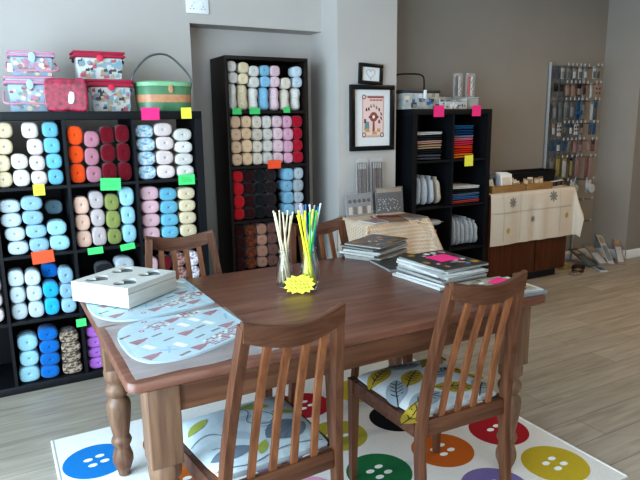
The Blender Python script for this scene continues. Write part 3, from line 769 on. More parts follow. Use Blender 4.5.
    # curved top rail, lower rail, four slats
    def rail(u, v):
        a = u*2-1; y = -.292-.020*(1-a*a); zt = .912-.026*(1-abs(a)**1.7); zb = zt-.054-.006*(1-a*a)
        th = .011
        ang = 2*PI*v; sq = lambda x: math.copysign(min(1,abs(x)*1.35), x)
        return (a*.148, y+th*sq(math.cos(ang))-(.022 if False else 0)-.16*(((zt+zb)/2+(zt-zb)/2*sq(math.sin(ang)))-.88)*.5, (zt+zb)/2+(zt-zb)/2*sq(math.sin(ang)))
    mb = MB(); mb.grid(rail, 21, 16, close_v=True)
    for a in (0,1):
        e = [rail(a, j/16) for j in range(16)]; mb._add(e, [tuple(range(16))])
    mb.build('top_rail', M_cx, t, 50)
    mb = MB(); mb.box(-.166,.166,-.214,-.194,.372,.430,.003); mb.build('lower_rail', M_cx, t)
    for k in range(4):
        a = (-.6+.4*k); xb, xt = a*.168, a*.138
        p = smooth_path([(xb,-.204,.4285),(xb*.6+xt*.4,-.232-.006*(1-a*a),.6),(xb*.3+xt*.7,-.260-.012*(1-a*a),.73),(xt,-.293-.018*(1-a*a),.857)], 4)
        mb = MB(); mb.tube(p, 0, sec=(.021,.011)); mb.build('slat', M_cl, t, 50)
    return t
RZ = .0096
ch1 = make_chair('wooden slat-back chair nearest the camera with blue-grey seat and grey flower print', (-.452,-1.752), math.radians(3), 1)
ch2 = make_chair('wooden slat-back chair with mustard and grey leaf seat, tucked in at front of table', (.243,-1.750), math.radians(-2), 2)
ch3 = make_chair('wooden slat-back chair behind the table beside the white heart box', (-.39,-1.077), math.radians(178), 1, ch1)
ch4 = make_chair('wooden slat-back chair behind the table, half hidden by the knitting needle bottles', (.292,-1.105), math.radians(180), 2, ch2)
for c in (ch1, ch2, ch3, ch4): c.location.z = .0135

# ------------------------------------------------------------------ on the table
TT = .7602                                   # table surface
M_print = mat('printed_cotton', 'A6BBC4', .75, .05, 25)
M_pr = [mat('cotton_'+n, h, .8) for n, h in (('maroon','8E3A48'),('blue','9FC2CE'),('cream','E6DFCF'),('brown','6E4A44'),('deepblue','7FA8BC'))]
M_film = glass('clear_film', 'E6EEF2', .08, .22)
def printed_piece(label, poly, z, seed, rows):
    """stitched fabric piece with rounded end, dress-form and haberdashery print laid on it"""
    t = thing('printed_fabric_piece', label, 'fabric piece', (0,0,z), group='printed fabric pieces in clear plastic')
    mb = MB(); mb.prism(poly, 0, .007)
    es = [e for e in mb.bm.edges if abs(e.verts[0].co.z-e.verts[1].co.z) < 1e-6 and e.verts[0].co.z > .006]
    bmesh.ops.bevel(mb.bm, geom=es, offset=.0025, segments=2, affect='EDGES')
    xs = [p[0] for p in poly]; ys = [p[1] for p in poly]; rs = random.Random(seed)
    def inside(x, y):
        c = False
        for (x0,y0),(x1,y1) in zip(poly, poly[1:]+poly[:1]):
            if (y0 > y) != (y1 > y) and x < (x1-x0)*(y-y0)/(y1-y0)+x0: c = not c
        return c
    k = 0; a = .5; ca, sa = math.cos(a), math.sin(a)
    for i in range(-9, 10):
        for j in range(-9, 10):
            cx = (min(xs)+max(xs))/2+i*.062*ca-j*.062*sa; cy = (min(ys)+max(ys))/2+i*.062*sa+j*.062*ca
            cx += rs.uniform(-.005,.005); cy += rs.uniform(-.005,.005)
            q = rs.random(); s = .028; mi = 0; shp = []
            T_ = lambda l: [(cx+u*s*ca-v*s*sa, cy+u*s*sa+v*s*ca) for u,v in l]
            if (i+2*j) % 5 == 0: shp = [(1, T_([(-.9,-.7),(.3,-.45),(.7,-.2),(1.1,-.2),(1.1,.2),(.7,.2),(.3,.45),(-.9,.7)]))]      # dress form
            elif j % 4 == 2 and i > -1:
                shp = [(rs.choice([1,1,3]), T_([(u-.2,v-.14),(u+.2,v-.14),(u+.18,v+.17),(u-.2,v+.14)])) for u in (-1,-.5,0,.5,1) for v in (-.8,-.4,0,.4,.8) if rs.random() < .8]
            elif q < .35: shp = [(2, T_([(-1,-.5),(1,-.5),(1,.5),(-1,.5)])), (4, T_([(-.7,-.2),(.7,-.2),(.7,.2),(-.7,.2)]))]
            elif q < .6: shp = [(5, T_([(-.8,-.8),(-.5,-.8),(.8,.6),(.5,.8)])), (5, T_([(.4,-.8),(.7,-.7),(-.5,.8),(-.8,.6)]))]
            elif q < .8: shp = [(1, circle(cx,cy,.009,10)), (3, circle(cx,cy,.004,8))]
            else: shp = [(3, T_([(-1,-.8),(-.2,-.8),(-.2,.8),(-1,.8)])), (2, T_([(.1,-.5),(1,-.5),(1,.5),(.1,.5)]))]
            for m_, p in shp:
                if all(inside(*pt) for pt in p):
                    k += 1; mb.mi = m_; mb.decal(p, lambda u,v,kk=k: (u,v,.0073+.0000035*kk))
    mb.build('fabric', [mat('printed_cotton','C9D9DE')]+M_pr, t, 40)
    cx = sum(xs)/len(xs); cy = sum(ys)/len(ys)
    return t
def rounded(pts, k=5): return [(p.x,p.y) for p in smooth_path([(a,b,0) for a,b in pts], k)]
front = [(-.425,-1.432),(-.415,-1.69)]+rounded([(-.415,-1.692),(-.53,-1.765),(-.655,-1.812),(-.745,-1.803),(-.785,-1.745),(-.797,-1.65),(-.793,-1.54),(-.758,-1.468),(-.68,-1.434)])
back = [(-.425,-.975),(-.425,-1.362)]+rounded([(-.425,-1.364),(-.56,-1.398),(-.68,-1.418),(-.765,-1.392),(-.815,-1.32),(-.828,-1.23),(-.826,-1.12),(-.80,-1.02),(-.74,-.985)])
pf = printed_piece('pale blue fabric piece with maroon dress-form print lying nearest the table corner', front, TT+.0008, 3, 1)
pb = printed_piece('pale blue printed fabric piece lying under the white heart box', back, TT+.0008, 8, 1)
# the clear sleeve each piece is sold in: front and back film with crumpled edges
def sleeve(t, x0, x1, y0, y1, seed):
    rs = random.Random(seed); ph = [rs.uniform(0,6) for _ in range(4)]
    mb = MB()
    def f(u, v):
        x = x0+(x1-x0)*u; y = y0+(y1-y0)*v
        e = min(1, min(u,1-u,v,1-v)*9)
        return (x, y, .0008+e*.0088+.0012*e*math.sin(31*x+ph[0]+9*y)*math.sin(27*y+ph[1])+.0014*(1-e)*(1+math.sin(40*x+30*y+ph[2])))
    mb.grid(f, 40, 40); return mb.build('clear_sleeve', M_film, t, 60)
sleeve(pf, -.812, -.408, -1.885, -1.428, 1)
sleeve(pb, -.832, -.418, -1.422, -.962, 2)

# white wooden box with four heart cut-outs
M_wb = wood('white_painted_wood', 'B8B6B0', 'C8C6C0', 'x', .55, 5, .35, .03)
M_pane = glass('dark_pane', '50565A', .1, .55)
S, HB = .262, .073
t = thing('wooden_box', 'white wooden box with four heart cut-outs in its lid, standing on printed fabric', 'box', (-.685,-1.122,TT+.0125), math.radians(37))
h = S/2; HL = .022
MB().box(-h,h,-h,-h+.008,0,HB-HL-.0015,.0015).box(-h,h,h-.008,h,0,HB-HL-.0015,.0015).box(-h,-h+.008,-h+.008,h-.008,0,HB-HL-.0015,.0015).box(h-.008,h,-h+.008,h-.008,0,HB-HL-.0015,.0015).box(-h+.008,h-.008,-h+.008,h-.008,.001,.006).build('body', M_wb, t)
mb = MB()
mb.box(-h,h,-h,-h+.008,HB-HL,HB-.007).box(-h,h,h-.008,h,HB-HL,HB-.007).box(-h,-h+.008,-h+.008,h-.008,HB-HL,HB-.007).box(h-.008,h,-h+.008,h-.008,HB-HL,HB-.007)
hearts = []
# lid top: a square plate per quarter with a heart-shaped opening
for qx in (-1,1):
    for qy in (-1,1):
        cx, cy = qx*h/2, qy*h/2; n = 48
        hp = heart(cx, cy-.003, .049, 0, n)
        outer = []
        for x, y in hp:
            dx, dy = x-cx, y-cy; k = (h/2)/max(abs(dx),abs(dy),1e-6); outer.append((cx+dx*k, cy+dy*k))
        # pull the nearest ring point onto each corner
        for sx in (-1,1):
            for sy_ in (-1,1):
                c = (cx+sx*h/2, cy+sy_*h/2); i = min(range(n), key=lambda i: (outer[i][0]-c[0])**2+(outer[i][1]-c[1])**2); outer[i] = c
        vs = [(x,y,HB) for x,y in outer]+[(x,y,HB) for x,y in hp]+[(x,y,HB-.007) for x,y in hp]+[(x,y,HB-.007) for x,y in outer]
        fs = [(i,(i+1)%n,n+(i+1)%n,n+i) for i in range(n)]+[(n+i,n+(i+1)%n,2*n+(i+1)%n,2*n+i) for i in range(n)]+[(2*n+i,2*n+(i+1)%n,3*n+(i+1)%n,3*n+i) for i in range(n)]+[(3*n+i,3*n+(i+1)%n,(i+1)%n,i) for i in range(n)]
        mb._add(vs, fs)
        hearts.append((cx,cy))
ld = mb.build('lid', M_wb, t, 30)
for cx, cy in hearts:
    MB().box(cx-.056,cx+.056,cy-.056,cy+.056,HB-.0095,HB-.0075).build('glass_pane', M_pane, ld)

# milk bottles with knitting needles
M_glass = glass('bottle_glass', 'F4FAFA', .02, .55, True)
bots = [(-.107,-1.288,'small clear glass milk bottle holding pale wooden needles'), (-.046,-1.372,'small clear glass milk bottle holding yellow needles behind the yellow starburst sign'), (.008,-1.292,'small clear glass milk bottle holding grey and blue needles')]
bprof = [(.004,.0),(.030,.0),(.0335,.003),(.0345,.012),(.0345,.066),(.033,.078),(.027,.100),(.0215,.118),(.0195,.130),(.0195,.138),(.023,.140),(.0235,.147),(.022,.150),(.0185,.150),(.0175,.130),(.0245,.100),(.031,.078),(.0320,.066),(.0320,.012),(.028,.006),(.004,.006)]
for x, y, lab in bots:
    mb = MB(); mb.lathe(bprof, 28); o = mb.build('milk_bottle', M_glass, None, 50, loc=(x,y,TT+.0005)); tag(o, lab, 'bottle', 'milk bottles of knitting needles')
ND = {k: mat('needle_'+k, v, .4, .05) for k, v in dict(wood='CFC0A2', yellow='DFDB38', green='35B25A', grey='9AA2AA', blue='2F6FA6', purple='B79AD0', white='D9DDE2').items()}
rn = random.Random(5)
def needle(bi, color, ang, lean, length, r, label, zoff=0):
    bx, by_, _ = bots[bi]
    # foot rests on the far side of the bottle floor, shaft leaves through the neck
    tw = ang+1.75; f0 = Vector((bx+.0225*math.cos(tw), by_+.0225*math.sin(tw), TT+.0085+r)); nk = Vector((bx+.0128*math.cos(ang), by_+.0128*math.sin(ang), TT+.15))
    d = (nk-f0).normalized(); q = Vector((0,0,1)).rotation_difference(d)
    o = thing('knitting_needle', label, 'knitting needle', f0, group='knitting needles in the bottles', rot=q.to_euler())
    mb = MB(); mb.lathe([(.0006,0),(r*.8,.012),(r,.02),(r,length-.006)], 10); mb.build('shaft', ND[color], o)
    mb = MB(); mb.lathe([(r,length-.006),(r*1.2,length-.005),(r*1.25,length),(r*1.0,length+.003),(r*.3,length+.004)], 10); mb.build('knob', ND[color], o)
k = 0
for bi, cols in ((0, ['wood']*7), (1, ['yellow']*6+['green']*2), (2, ['white','grey','blue','purple','grey','white','blue'])):
    n = len(cols)
    nm = ['left','front','right'][bi]
    seen = {}
    for i, c in enumerate(cols):
        ang = 2*PI*i/n+.4
        seen[c] = seen.get(c, 0)+1
        lab = {'wood': 'pale wooden knitting needle standing in the first milk bottle from the heart box', 'yellow': 'yellow knitting needle standing in the bottle behind the yellow starburst sign',
               'green': 'green knitting needle among the yellow ones in the middle bottle', 'grey': 'grey metal knitting needle in the bottle farthest from the heart box', 'white': 'white knitting needle among grey ones in the bottle farthest from the heart box',
               'blue': 'blue knitting needle in the bottle farthest from the heart box', 'purple': 'pale purple knitting needle in the bottle farthest from the heart box'}[c]
        ln = {0: .285, 1: .29, 2: .31}[bi]*rn.uniform(.97,1.03)+(.012 if c == 'green' else 0)
        needle(bi, c, ang, 1 if n <= 8 else 1, ln, .0034 if c != 'yellow' else .0038, lab)
s_ = sign('burst','yellow','bright yellow starburst sign with handwriting propped against the milk bottles', -.108, -1.415, TT+.034, .122, .074, rx=-.18, rz=-.42, scribble=3, inner=.78)
s_.location.z = TT+.038

# magazines
M_pages = mat('magazine_pages', 'BDBBB6', .7, .06, 90)
rg_pages = random.Random(77); M_pgs = [M_pages, mat('magazine_pages_grey','9C9A96',.7,.08,90), M_pages, mat('magazine_pages_dull','87857F',.7,.08,90)]
COV = {k: mat('cover_'+k, v, .3, .25, 14, 0, .5) for k, v in dict(grey='8F8C8A', dark='3A3938', white='D2D2CF', brown='6B5548', blue='6FA0BC', beige='A39683', taupe='77706A').items()}
M_pho = [mat('photo_'+n, h, .3) for n, h in (('brown','5A4030'),('ochre','A8842C'),('white','E2E0DC'),('black','26241F'),('teal','3E88A4'),('pinkish','C69A9A'))]
def magazine(label, x, y, z, rz, w, d, th, cov, group, art=0, bow=0):
    t = thing('magazine', label, 'magazine', (x,y,z), rz, group)
    mb = MB()
    n = 9
    def blk(z0, z1, inset):
        vs = []; fs = []
        for i in range(n):
            a = -1+2*i/(n-1); dz = bow*(1-a*a)
            for yy in (-d/2+inset, d/2-inset):
                vs += [(a*(w/2-inset), yy, z0+dz), (a*(w/2-inset), yy, z1+dz)]
        for i in range(n-1):
            a = i*4; b = a+4
            fs += [(a,a+1,b+1,b),(a+2,b+2,b+3,a+3),(a+1,a+3,b+3,b+1),(a,b,b+2,a+2)]
        fs += [(0,2,3,1),((n-1)*4,(n-1)*4+1,(n-1)*4+3,(n-1)*4+2)]
        mb._add(vs, fs)
    blk(.0, th-.0007, .0015); mb.build('pages', rg_pages.choice(M_pgs), t)
    mb = MB(); blk(th-.0006, th, 0)
    if art:
        rs = random.Random(art)
        for k in range(34):
            u, v = rs.uniform(-w*.42,w*.42), rs.uniform(-d*.42,d*.42); mb.mi = rs.randint(1,6); a, b = rs.uniform(.006,.02), rs.uniform(.006,.02)
            ang = rs.uniform(0,3); p = [(max(-w/2,min(w/2,q[0])), max(-d/2,min(d/2,q[1]))) for q in circle(u,v,a,7,b,ang)]
            mb.decal(p, lambda uu,vv,kk=k: (uu,vv,th+bow*(1-(uu/(w/2))**2)+.0002+.00003*kk), 2)
    mb.build('cover', [COV[cov]]+M_pho, t)
    return t
rg = random.Random(21)
ordw = ['bottom','second','third','fourth','fifth','sixth','seventh','eighth','ninth','tenth','top']
def pile(name, x, y, rz, w, d, ths, covs, group, jx=.012, jr=.05, art=0):
    z = TT+.0006; n = len(ths)
    for i, (th, c) in enumerate(zip(ths, covs)):
        o_ = 'top' if i == n-1 else ordw[i]
        lab = f"{c} covered magazine, {o_ if o_ in ('top','bottom') else o_+' from the bottom'} of {name}"
        magazine(lab, x+rg.uniform(-jx,jx), y+rg.uniform(-jx,jx), z, rz+rg.uniform(-jr,jr), w, d, th, c, group, art if i == n-1 else 0); z += th+.0008
    return z
zt = pile('the tall stack with pink sign', .482, -1.515, .04, .23, .285, [.0105,.009,.011,.0085,.010,.009,.0105,.0085], ['white','grey','white','taupe','white','white','grey','dark'], 'magazines in the tall middle stack', .016, .10, 5)
sign('note','pink','bright pink paper lying on the tallest magazine stack', .50, -1.515, zt+.0018, .105, .105, rx=-PI/2, rz=.05)
zl = pile('the back stack by the far edge', .515, -1.005, math.radians(23)+PI/2, .20, .275, [.009,.008,.010,.008,.009,.009,.008], ['white','beige','white','grey','taupe','dark','brown'], 'magazines in the back stack', .014, .10, 9)
magazine('single dark covered magazine lying flat between the two taller stacks', .485, -1.24, TT+.0006, math.radians(-8), .20, .20, .011, 'dark', None)
z = TT+.0006
magazine('white and blue magazine jutting over the end of the table', .548, -1.778, z, math.radians(-4), .285, .205, .011, 'blue', 'magazines by the table end', 31); z += .0118
magazine('grey magazine between two others at the end of the table', .535, -1.775, z, math.radians(-7), .28, .20, .008, 'white', 'magazines by the table end'); z += .0088
magazine('brown patterned magazine with small pink paper at the end of the table', .50, -1.782, z, math.radians(-2), .275, .20, .006, 'beige', 'magazines by the table end', 17); z += .0068
sign('note','pink','small bright pink paper on the patterned magazine at the table end', .585, -1.755, z+.0022, .085, .075, rx=-PI/2, rz=.35)

# ------------------------------------------------------------------ pictures on the pier
M_frame = mat('black_frame', '141416', .35, .1, 20); M_mat = mat('picture_mount', 'DAD8D6', .8, .02)
M_pp = mat('poster_paper', 'C8A59C', .8, .03, 30)
M_pc = [mat('poster_'+n, h, .8) for n, h in (('red','94514A'),('brown','6A4A44'),('teal','6F8F8C'),('ochre','C49A5C'),('cream','EBDDCF'),('black','2A2628'),('pinkpale','E3C4BC'))]
def frame(label, x0, x1, z0, z1, y, bw, dep, rz=0, ry=0):
    w_, h_ = x1-x0, z1-z0
    t = thing('picture_frame', label, 'picture', ((x0+x1)/2, y, (z0+z1)/2), rot=(0,ry,rz))
    a, b = w_/2, h_/2
    mb = MB()
    for p in ((-a,a,b-bw,b),(-a,a,-b,-b+bw),(-a,-a+bw,-b+bw,b-bw),(a-bw,a,-b+bw,b-bw)): mb.box(p[0],p[1],-dep,0,p[2],p[3],.0015)
    mb.build('frame', M_frame, t)
    MB().box(-a+bw-.001,a-bw+.001,-dep*.45,-dep*.3,-b+bw-.001,b-bw+.001).build('mount', M_mat, t)
    return t, -dep*.45
t, yy = frame('large black framed pink print of sewing things hanging on the pier', 1.138, 1.505, 1.19, 1.645, .249, .032, .03)
mb = MB(); mb.box(-.085,.10,yy-.0012,yy-.0004,-.135,.155)
rp_ = random.Random(4); k = 0
def pd(mi, poly):
    global k
    k += 1; mb.mi = mi; mb.decal(poly, lambda u,v: (u, yy-.0016-.00001*k, v))
pd(7, [(-.075,-.12),(.09,-.12),(.09,.14),(-.075,.14)])
for u,v in ((-.07,.145),(.085,-.118),(-.068,-.115)): pd(2, circle(u,v,.017,14)); pd(5, circle(u,v,.010,12)); pd(1, circle(u,v,.004,8))
pd(1, [(-.04,.138),(.095,.138),(.095,.15),(-.04,.15)])
for i in range(9): pd(1, [(-.02+.012*i,.118),(-.012+.012*i,.118),(-.012+.012*i,.13),(-.02+.012*i,.13)])
pd(1, circle(.012,.008,.034,20)); pd(2, [(-.03,.0),(.054,.0),(.054,.014),(-.03,.014)]); pd(5, circle(.012,.008,.012,12))
for u,v,m_ in ((-.05,.06,6),(-.03,.065,6),(-.012,.085,3),(.012,.09,4),(.035,.075,3),(.058,.06,6),(.075,.03,2),(.075,.0,6)):
    pd(m_, leaf(u,v,.026,.012,PI/2+rp_.uniform(-.5,.5))); pd(2, circle(u+.004,v-.008,.006,8))
for u,v,m_,a,b in ((-.045,-.055,3,.022,.03),(-.04,-.085,4,.018,.012),(.012,-.06,1,.010,.034),(.05,-.06,7,.02,.03),(.055,-.085,4,.016,.012),(.02,-.105,4,.022,.01),(-.06,-.02,2,.010,.014),(.06,-.025,1,.010,.012)):
    pd(m_, [(u-a,v-b),(u+a,v-b),(u+a*.8,v+b),(u-a*.8,v+b)])
mb.build('print', [M_pp]+M_pc, t)
t, yy = frame('small black frame with a line-drawn heart, perched above the large print', 1.213, 1.408, 1.6475, 1.789, .249, .024, .022, 0, .045)
mb = MB()
for c in (1.0, .86):
    hp = heart(0,.004,.042*c,0,30)
    for a, b in zip(hp, hp[1:]+hp[:1]): mb.decal(stroke(a,b,.0016), lambda u,v: (u,yy-.0008,v))
for i in range(14):
    a = heart(0,.004,.042,0,28)[i*2]; b = heart(0,.004,.030,0,28)[i*2]; mb.decal(stroke(a,b,.0012), lambda u,v: (u,yy-.0009,v))
mb.build('heart_drawing', mat('pencil_grey','8A8C94',.9), t)

# ------------------------------------------------------------------ draped cloth helper
def drape(mb, x0, x1, y0, y1, z, dl, dr, df, db, seed, step=.02, flare=.10, rip=.012):
    rs = random.Random(seed); ph = [rs.uniform(0,6.28) for _ in range(6)]
    us = [x0-dl+i*step for i in range(int((x1-x0+dl+dr)/step)+1)]+[x1+dr]; vs_ = [y0-df+i*step for i in range(int((y1-y0+df+db)/step)+1)]+[y1+db]
    def pt(u, v, lift=0):
        ou = u-x1 if u > x1 else (u-x0 if u < x0 else 0); ov = v-y1 if v > y1 else (v-y0 if v < y0 else 0)
        l = math.hypot(ou, ov)
        bx_, by_ = min(max(u,x0),x1), min(max(v,y0),y1)
        if l < 1e-6: return (bx_, by_, z+lift)
        dx, dy = ou/l, ov/l; mix = 2*abs(dx*dy)
        s = u if abs(ov) > abs(ou) else v
        r = .008*(1-math.exp(-l/.01))+lift+min(l,.3)*flare*(mix*1.6+.12)+rip*min(1,l/.15)*(math.sin(s*24+ph[0]+2*math.sin(s*7+ph[1]))*.6+.5*math.sin(s*11+ph[2])+.6)
        return (bx_+dx*r, by_+dy*r, z+lift*.2-(l if l > .012 else l*l/.024)*(.995 if mix < .3 else .97))
    mb.grid(lambda a,b: pt(us[round(a*(len(us)-1))], vs_[round(b*(len(vs_)-1))]), len(us), len(vs_))
    return pt
def set_uv(o, x0, y0, sc):
    pass

# ------------------------------------------------------------------ small side table under a crocheted blanket
M_st = wood('side_table_wood', '5A3C2A', '7A5640', 'z')
SX0, SX1, SY0, SY1, SZ = 1.02, 1.515, -.165, .20, .735
t = thing('side_table', 'small side table hidden under a crocheted blanket in front of the pier', 'table', ((SX0+SX1)/2, (SY0+SY1)/2, 0))
a, b = (SX1-SX0)/2, (SY1-SY0)/2
MB().box(-a,a,-b,b,SZ-.02,SZ,.003).build('tabletop', M_st, t)
for sx in (-1,1):
    for sy_ in (-1,1):
        mb = MB(); mb.tube([(sx*(a-.03),sy_*(b-.03),0),(sx*(a-.03),sy_*(b-.03),SZ-.0205)], .014, 10, .02); mb.build('leg', M_st, t)
def crochet():
    m, nt, bb = new_mat('crochet_wool'); N = nt.nodes; L = nt.links
    uv = N.new('ShaderNodeUVMap'); br = N.new('ShaderNodeTexBrick'); br.inputs['Scale'].default_value = 1
    br.inputs['Brick Width'].default_value = .022; br.inputs['Row Height'].default_value = .026; br.inputs['Mortar Size'].default_value = .0068; br.inputs['Mortar Smooth'].default_value = .5
    br.inputs['Color1'].default_value = rgb('D9A06A')+(1,); br.inputs['Color2'].default_value = rgb('DDB48C')+(1,); br.inputs['Mortar'].default_value = rgb('DCCDBB')+(1,)
    L.new(uv.outputs['UV'], br.inputs['Vector']); L.new(br.outputs['Color'], bb.inputs['Base Color'])
    bp = N.new('ShaderNodeBump'); bp.inputs['Strength'].default_value = .8; bp.inputs['Distance'].default_value = .004
    L.new(br.outputs['Fac'], bp.inputs['Height']); L.new(bp.outputs['Normal'], bb.inputs['Normal']); bb.inputs['Roughness'].default_value = .95
    return m
mb = MB()
x0, x1, y0, y1, dl, dr, df, db, step = SX0, SX1, SY0, SY1, .24, .16, .27, .0, .02
pt = drape(mb, x0-.004, x1+.004, y0-.004, y1, SZ+.0032, dl, dr, df, db, 3, step, .22, .014)
o = mb.build('crochet_blanket', crochet(), None, 80)
us = int((x1-x0+dl+dr)/step)+2
uvl = o.data.uv_layers.new(name='UVMap')
for p in o.data.polygons:
    for li in p.loop_indices:
        vi = o.data.loops[li].vertex_index; uvl.data[li].uv = ((vi % us)*step, (vi//us)*step)
sl = o.modifiers.new('thickness', 'SOLIDIFY'); sl.thickness = .004; sl.offset = 1
tag(o, 'cream and orange checked crocheted blanket draped over the side table', 'blanket')
# leaflets laid on the blanket and packs of needles standing behind them
zb_ = SZ+.0065
M_card = [mat('pack_card_'+n, h, .5, .1, 60) for n, h in (('brown','7A5D4C'),('grey','8C8888'),('red','8E4A44'),('cream','CFC4B2'),('tan','9C8468'),('dark','4A423E'),('white','C9C7C5'))]
M_clear = glass('clear_pack', 'DADDE0', .1, .16)
rr = random.Random(8)
def leaflet(label, x, y, z, rz, w, d, base, cols, th=.004):
    t = thing('needle_packet', label, 'packet', (x,y,z), rz, 'long packets laid on the crocheted blanket')
    mb = MB(); mb.box(-w/2,w/2,-d/2,d/2,0,th,.001); mb.mi = 1
    for i in range(4):
        u = -w/2+w*(.12+.2*i); mb.decal([(u,-d*.46),(u+w*.12,-d*.46),(u+w*.12,d*.3),(u,d*.3)], lambda p,q: (p,q,th+.0004))
    mb.mi = 2; mb.decal([(-w*.45,d*.34),(w*.45,d*.34),(w*.45,d*.47),(-w*.45,d*.47)], lambda p,q: (p,q,th+.0004))
    mb.build('card', [M_card[base], M_card[cols[0]], M_card[cols[1]]], t); return t
leaflet('pale pinkish packet sticking out over the front left of the blanket', 1.115, -.105, zb_, .15, .15, .17, 6, (2,3), .006)
leaflet('long brown packet of needles lying in the middle of the blanket', 1.275, -.10, zb_, -.3, .14, .22, 0, (4,2), .006)
leaflet('grey edged packet of needles at the right end of the blanket', 1.432, -.07, zb_, .1, .15, .22, 1, (0,4), .006)
leaflet('dark red needle packet lying across the other packets on the blanket', 1.26, -.03, zb_+.0068, 1.2, .10, .20, 2, (5,3), .005)
def stand_pack(label, x, y, z, w, h, lean, rz, kind, group='clear packs standing on the side table'):
    """clear wallet standing up, front facing -y"""
    t = thing('clear_pack', label, 'pack', (x,y,z), group=group, rot=(lean,0,rz))
    mb = MB(); mb.box(-w/2,w/2,-.002,.006,0,h,.001); mb.build('wallet', M_clear, t)
    mb = MB()
    if kind == 'needles':
        for i in range(6):
            u = -w*.36+w*.145*i; mb.mi = i % 3; mb.tube([(u,.002,h*.06),(u,.002,h*.93)], w*.05, 8)
        mb.mi = 3; mb.box(-w*.4,w*.4,-.0012,.0002,h*.82,h*.92)
        mb.build('needle_set', [M_card[5],M_card[0],M_card[5],M_card[6]], t)
    elif kind == 'cards':
        mb.box(-w*.47,w*.47,.001,.004,h*.03,h*.97); rs = random.Random(int(x*991))
        for i in range(5):
            u = -w*.4+w*.17*i; mb.mi = 1+i % 2; mb.decal([(u,h*.1),(u+w*.13,h*.1),(u+w*.13,h*.42),(u,h*.42)], lambda p,q: (p,.0006,q)); mb.mi = 3; mb.decal(leaf(u+w*.06,h*.66,w*.12,h*.2,1.2), lambda p,q: (p,.0005,q))
        mb.build('button_card', [M_card[1],M_card[3],M_card[0],M_card[5]], t)
    else:
        mb.box(-w*.47,w*.47,.001,.004,h*.03,h*.97); rs = random.Random(int(x*991)); mb.mi = 1
        for i in range(40): mb.decal(circle(rs.uniform(-w*.42,w*.42),rs.uniform(h*.08,h*.55),.004,7), lambda p,q: (p,.0006,q)); mb.mi = rs.randint(1,2)
        mb.mi = 3; mb.decal([(-w*.45,h*.8),(w*.45,h*.8),(w*.45,h*.95),(-w*.45,h*.95)], lambda p,q: (p,.0006,q))
        mb.build('bead_card', [M_card[5],M_card[6],M_card[3],M_card[4]], t)
    return t
zs = SZ+.006
stand_pack('left tall clear pack of wooden needles standing against the pier', 1.215, .19, zs, .095, .395, -.04, 0, 'needles')
stand_pack('right tall clear pack of wooden needles standing against the pier', 1.343, .19, zs, .11, .395, -.04, 0, 'needles')
stand_pack('low wide clear pack of button cards on the left of the side table', 1.155, .13, zs, .235, .165, -.10, .05, 'cards')
stand_pack('low wide clear pack of pale beads on the right of the side table', 1.41, .13, zs, .235, .19, -.10, -.03, 'beads')

# ------------------------------------------------------------------ black cube unit by the pier: its contents
CX0, CY = 1.631, .164
ZC = {r: T+(4-r)*(CW3+G) for r in (1,2,3,4)}
XCc = {0: CX0+T, 1: CX0+T+CW3+G}
FAB = {k: mat('folded_'+k, v, .9, .1, 60, .25, .1) for k, v in dict(black='26262A', charcoal='4A4A50', tan='A58A72', blush='C09A8C', white='D9D9DA', teal='1F5C7E', navy='1D3C66', paleblue='8FA8BC', rose='C23A58', pink='D8748C', orange='E0542E', scarlet='C8301F', rust='C4702E', blue='3E6FA0', red='B54848', slate='5C7590').items()}
rf = random.Random(31)
def folded(label, color, x, y, z, w, d, th, group, wav=.003):
    """folded cloth: rounded front fold, layers showing as ridges"""
    t = thing('folded_fabric', label, 'fabric', (x,y,z), rf.uniform(-.03,.03), group)
    p0 = rf.uniform(0,6)
    def body(off, hh, inset):
        def f(u, v):
            a = 2*PI*v; n_ = 2/5
            c_, s_ = math.copysign(abs(math.cos(a))**n_, math.cos(a)), math.copysign(abs(math.sin(a))**n_, math.sin(a))
            xx = (u-.5)*(w-inset)
            return (xx, c_*(d/2-inset/2), off+hh/2+s_*hh/2*.96+wav*(.5+.5*math.sin(xx*16+p0)))
        mb = MB(); mb.grid(f, 15, 20, close_v=True)
        for u in (0,1): mb._add([f(u,j/20) for j in range(20)], [tuple(range(20))])
        return mb
    body(0, th*.48, .006).build('lower_fold', FAB[color], t, 60)
    body(th*.5, th*.48, 0).build('upper_fold', FAB[color], t, 60)
    return t
def fstack(row, col, items, w, d, x, where, group):
    z = ZC[row]+.0008; n = len(items)
    for i, (c, lab, th) in enumerate(items):
        o_ = 'top' if i == n-1 else ['bottom','second','third','fourth','fifth','sixth','seventh'][i]+('' if i == 0 else ' from bottom')
        folded(f"{lab} folded fabric, {o_} of stack in {where}", c, x, CY+.03+d/2, z, w*rf.uniform(.95,1.02), d, th, group); z += th+.0037
fstack(1,0,[('charcoal','charcoal grey',.045),('black','black',.03),('tan','tan',.034),('blush','pinkish tan',.026),('black','black',.034),('white','white',.022)],.235,.26,XCc[0]+.14,"cube unit's top left cubby",'folded fabric in the top left cubby')
fstack(1,1,[('rust','rust patterned',.04),('scarlet','scarlet',.03),('orange','orange red',.022),('rose','deep rose',.03),('pink','pink',.022),('paleblue','pale grey blue',.014),('navy','navy blue',.040),('teal','teal blue',.030)],.21,.25,XCc[1]+.115,"cube unit's top right cubby",'folded fabric in the top right cubby')
fstack(2,1,[('red','red',.024),('blue','mid blue',.024),('slate','slate blue',.022),('black','black',.028),('white','cream white',.022)],.29,.28,XCc[1]+.165,"cube unit's second right cubby",'folded fabric in the second right cubby')
M_wadd = mat('white_wadding', 'B2B5B9', .85, .06, 40, .3, .2); M_wad2 = mat('cream_wadding', 'B3A595', .85, .06, 40, .3, .2)
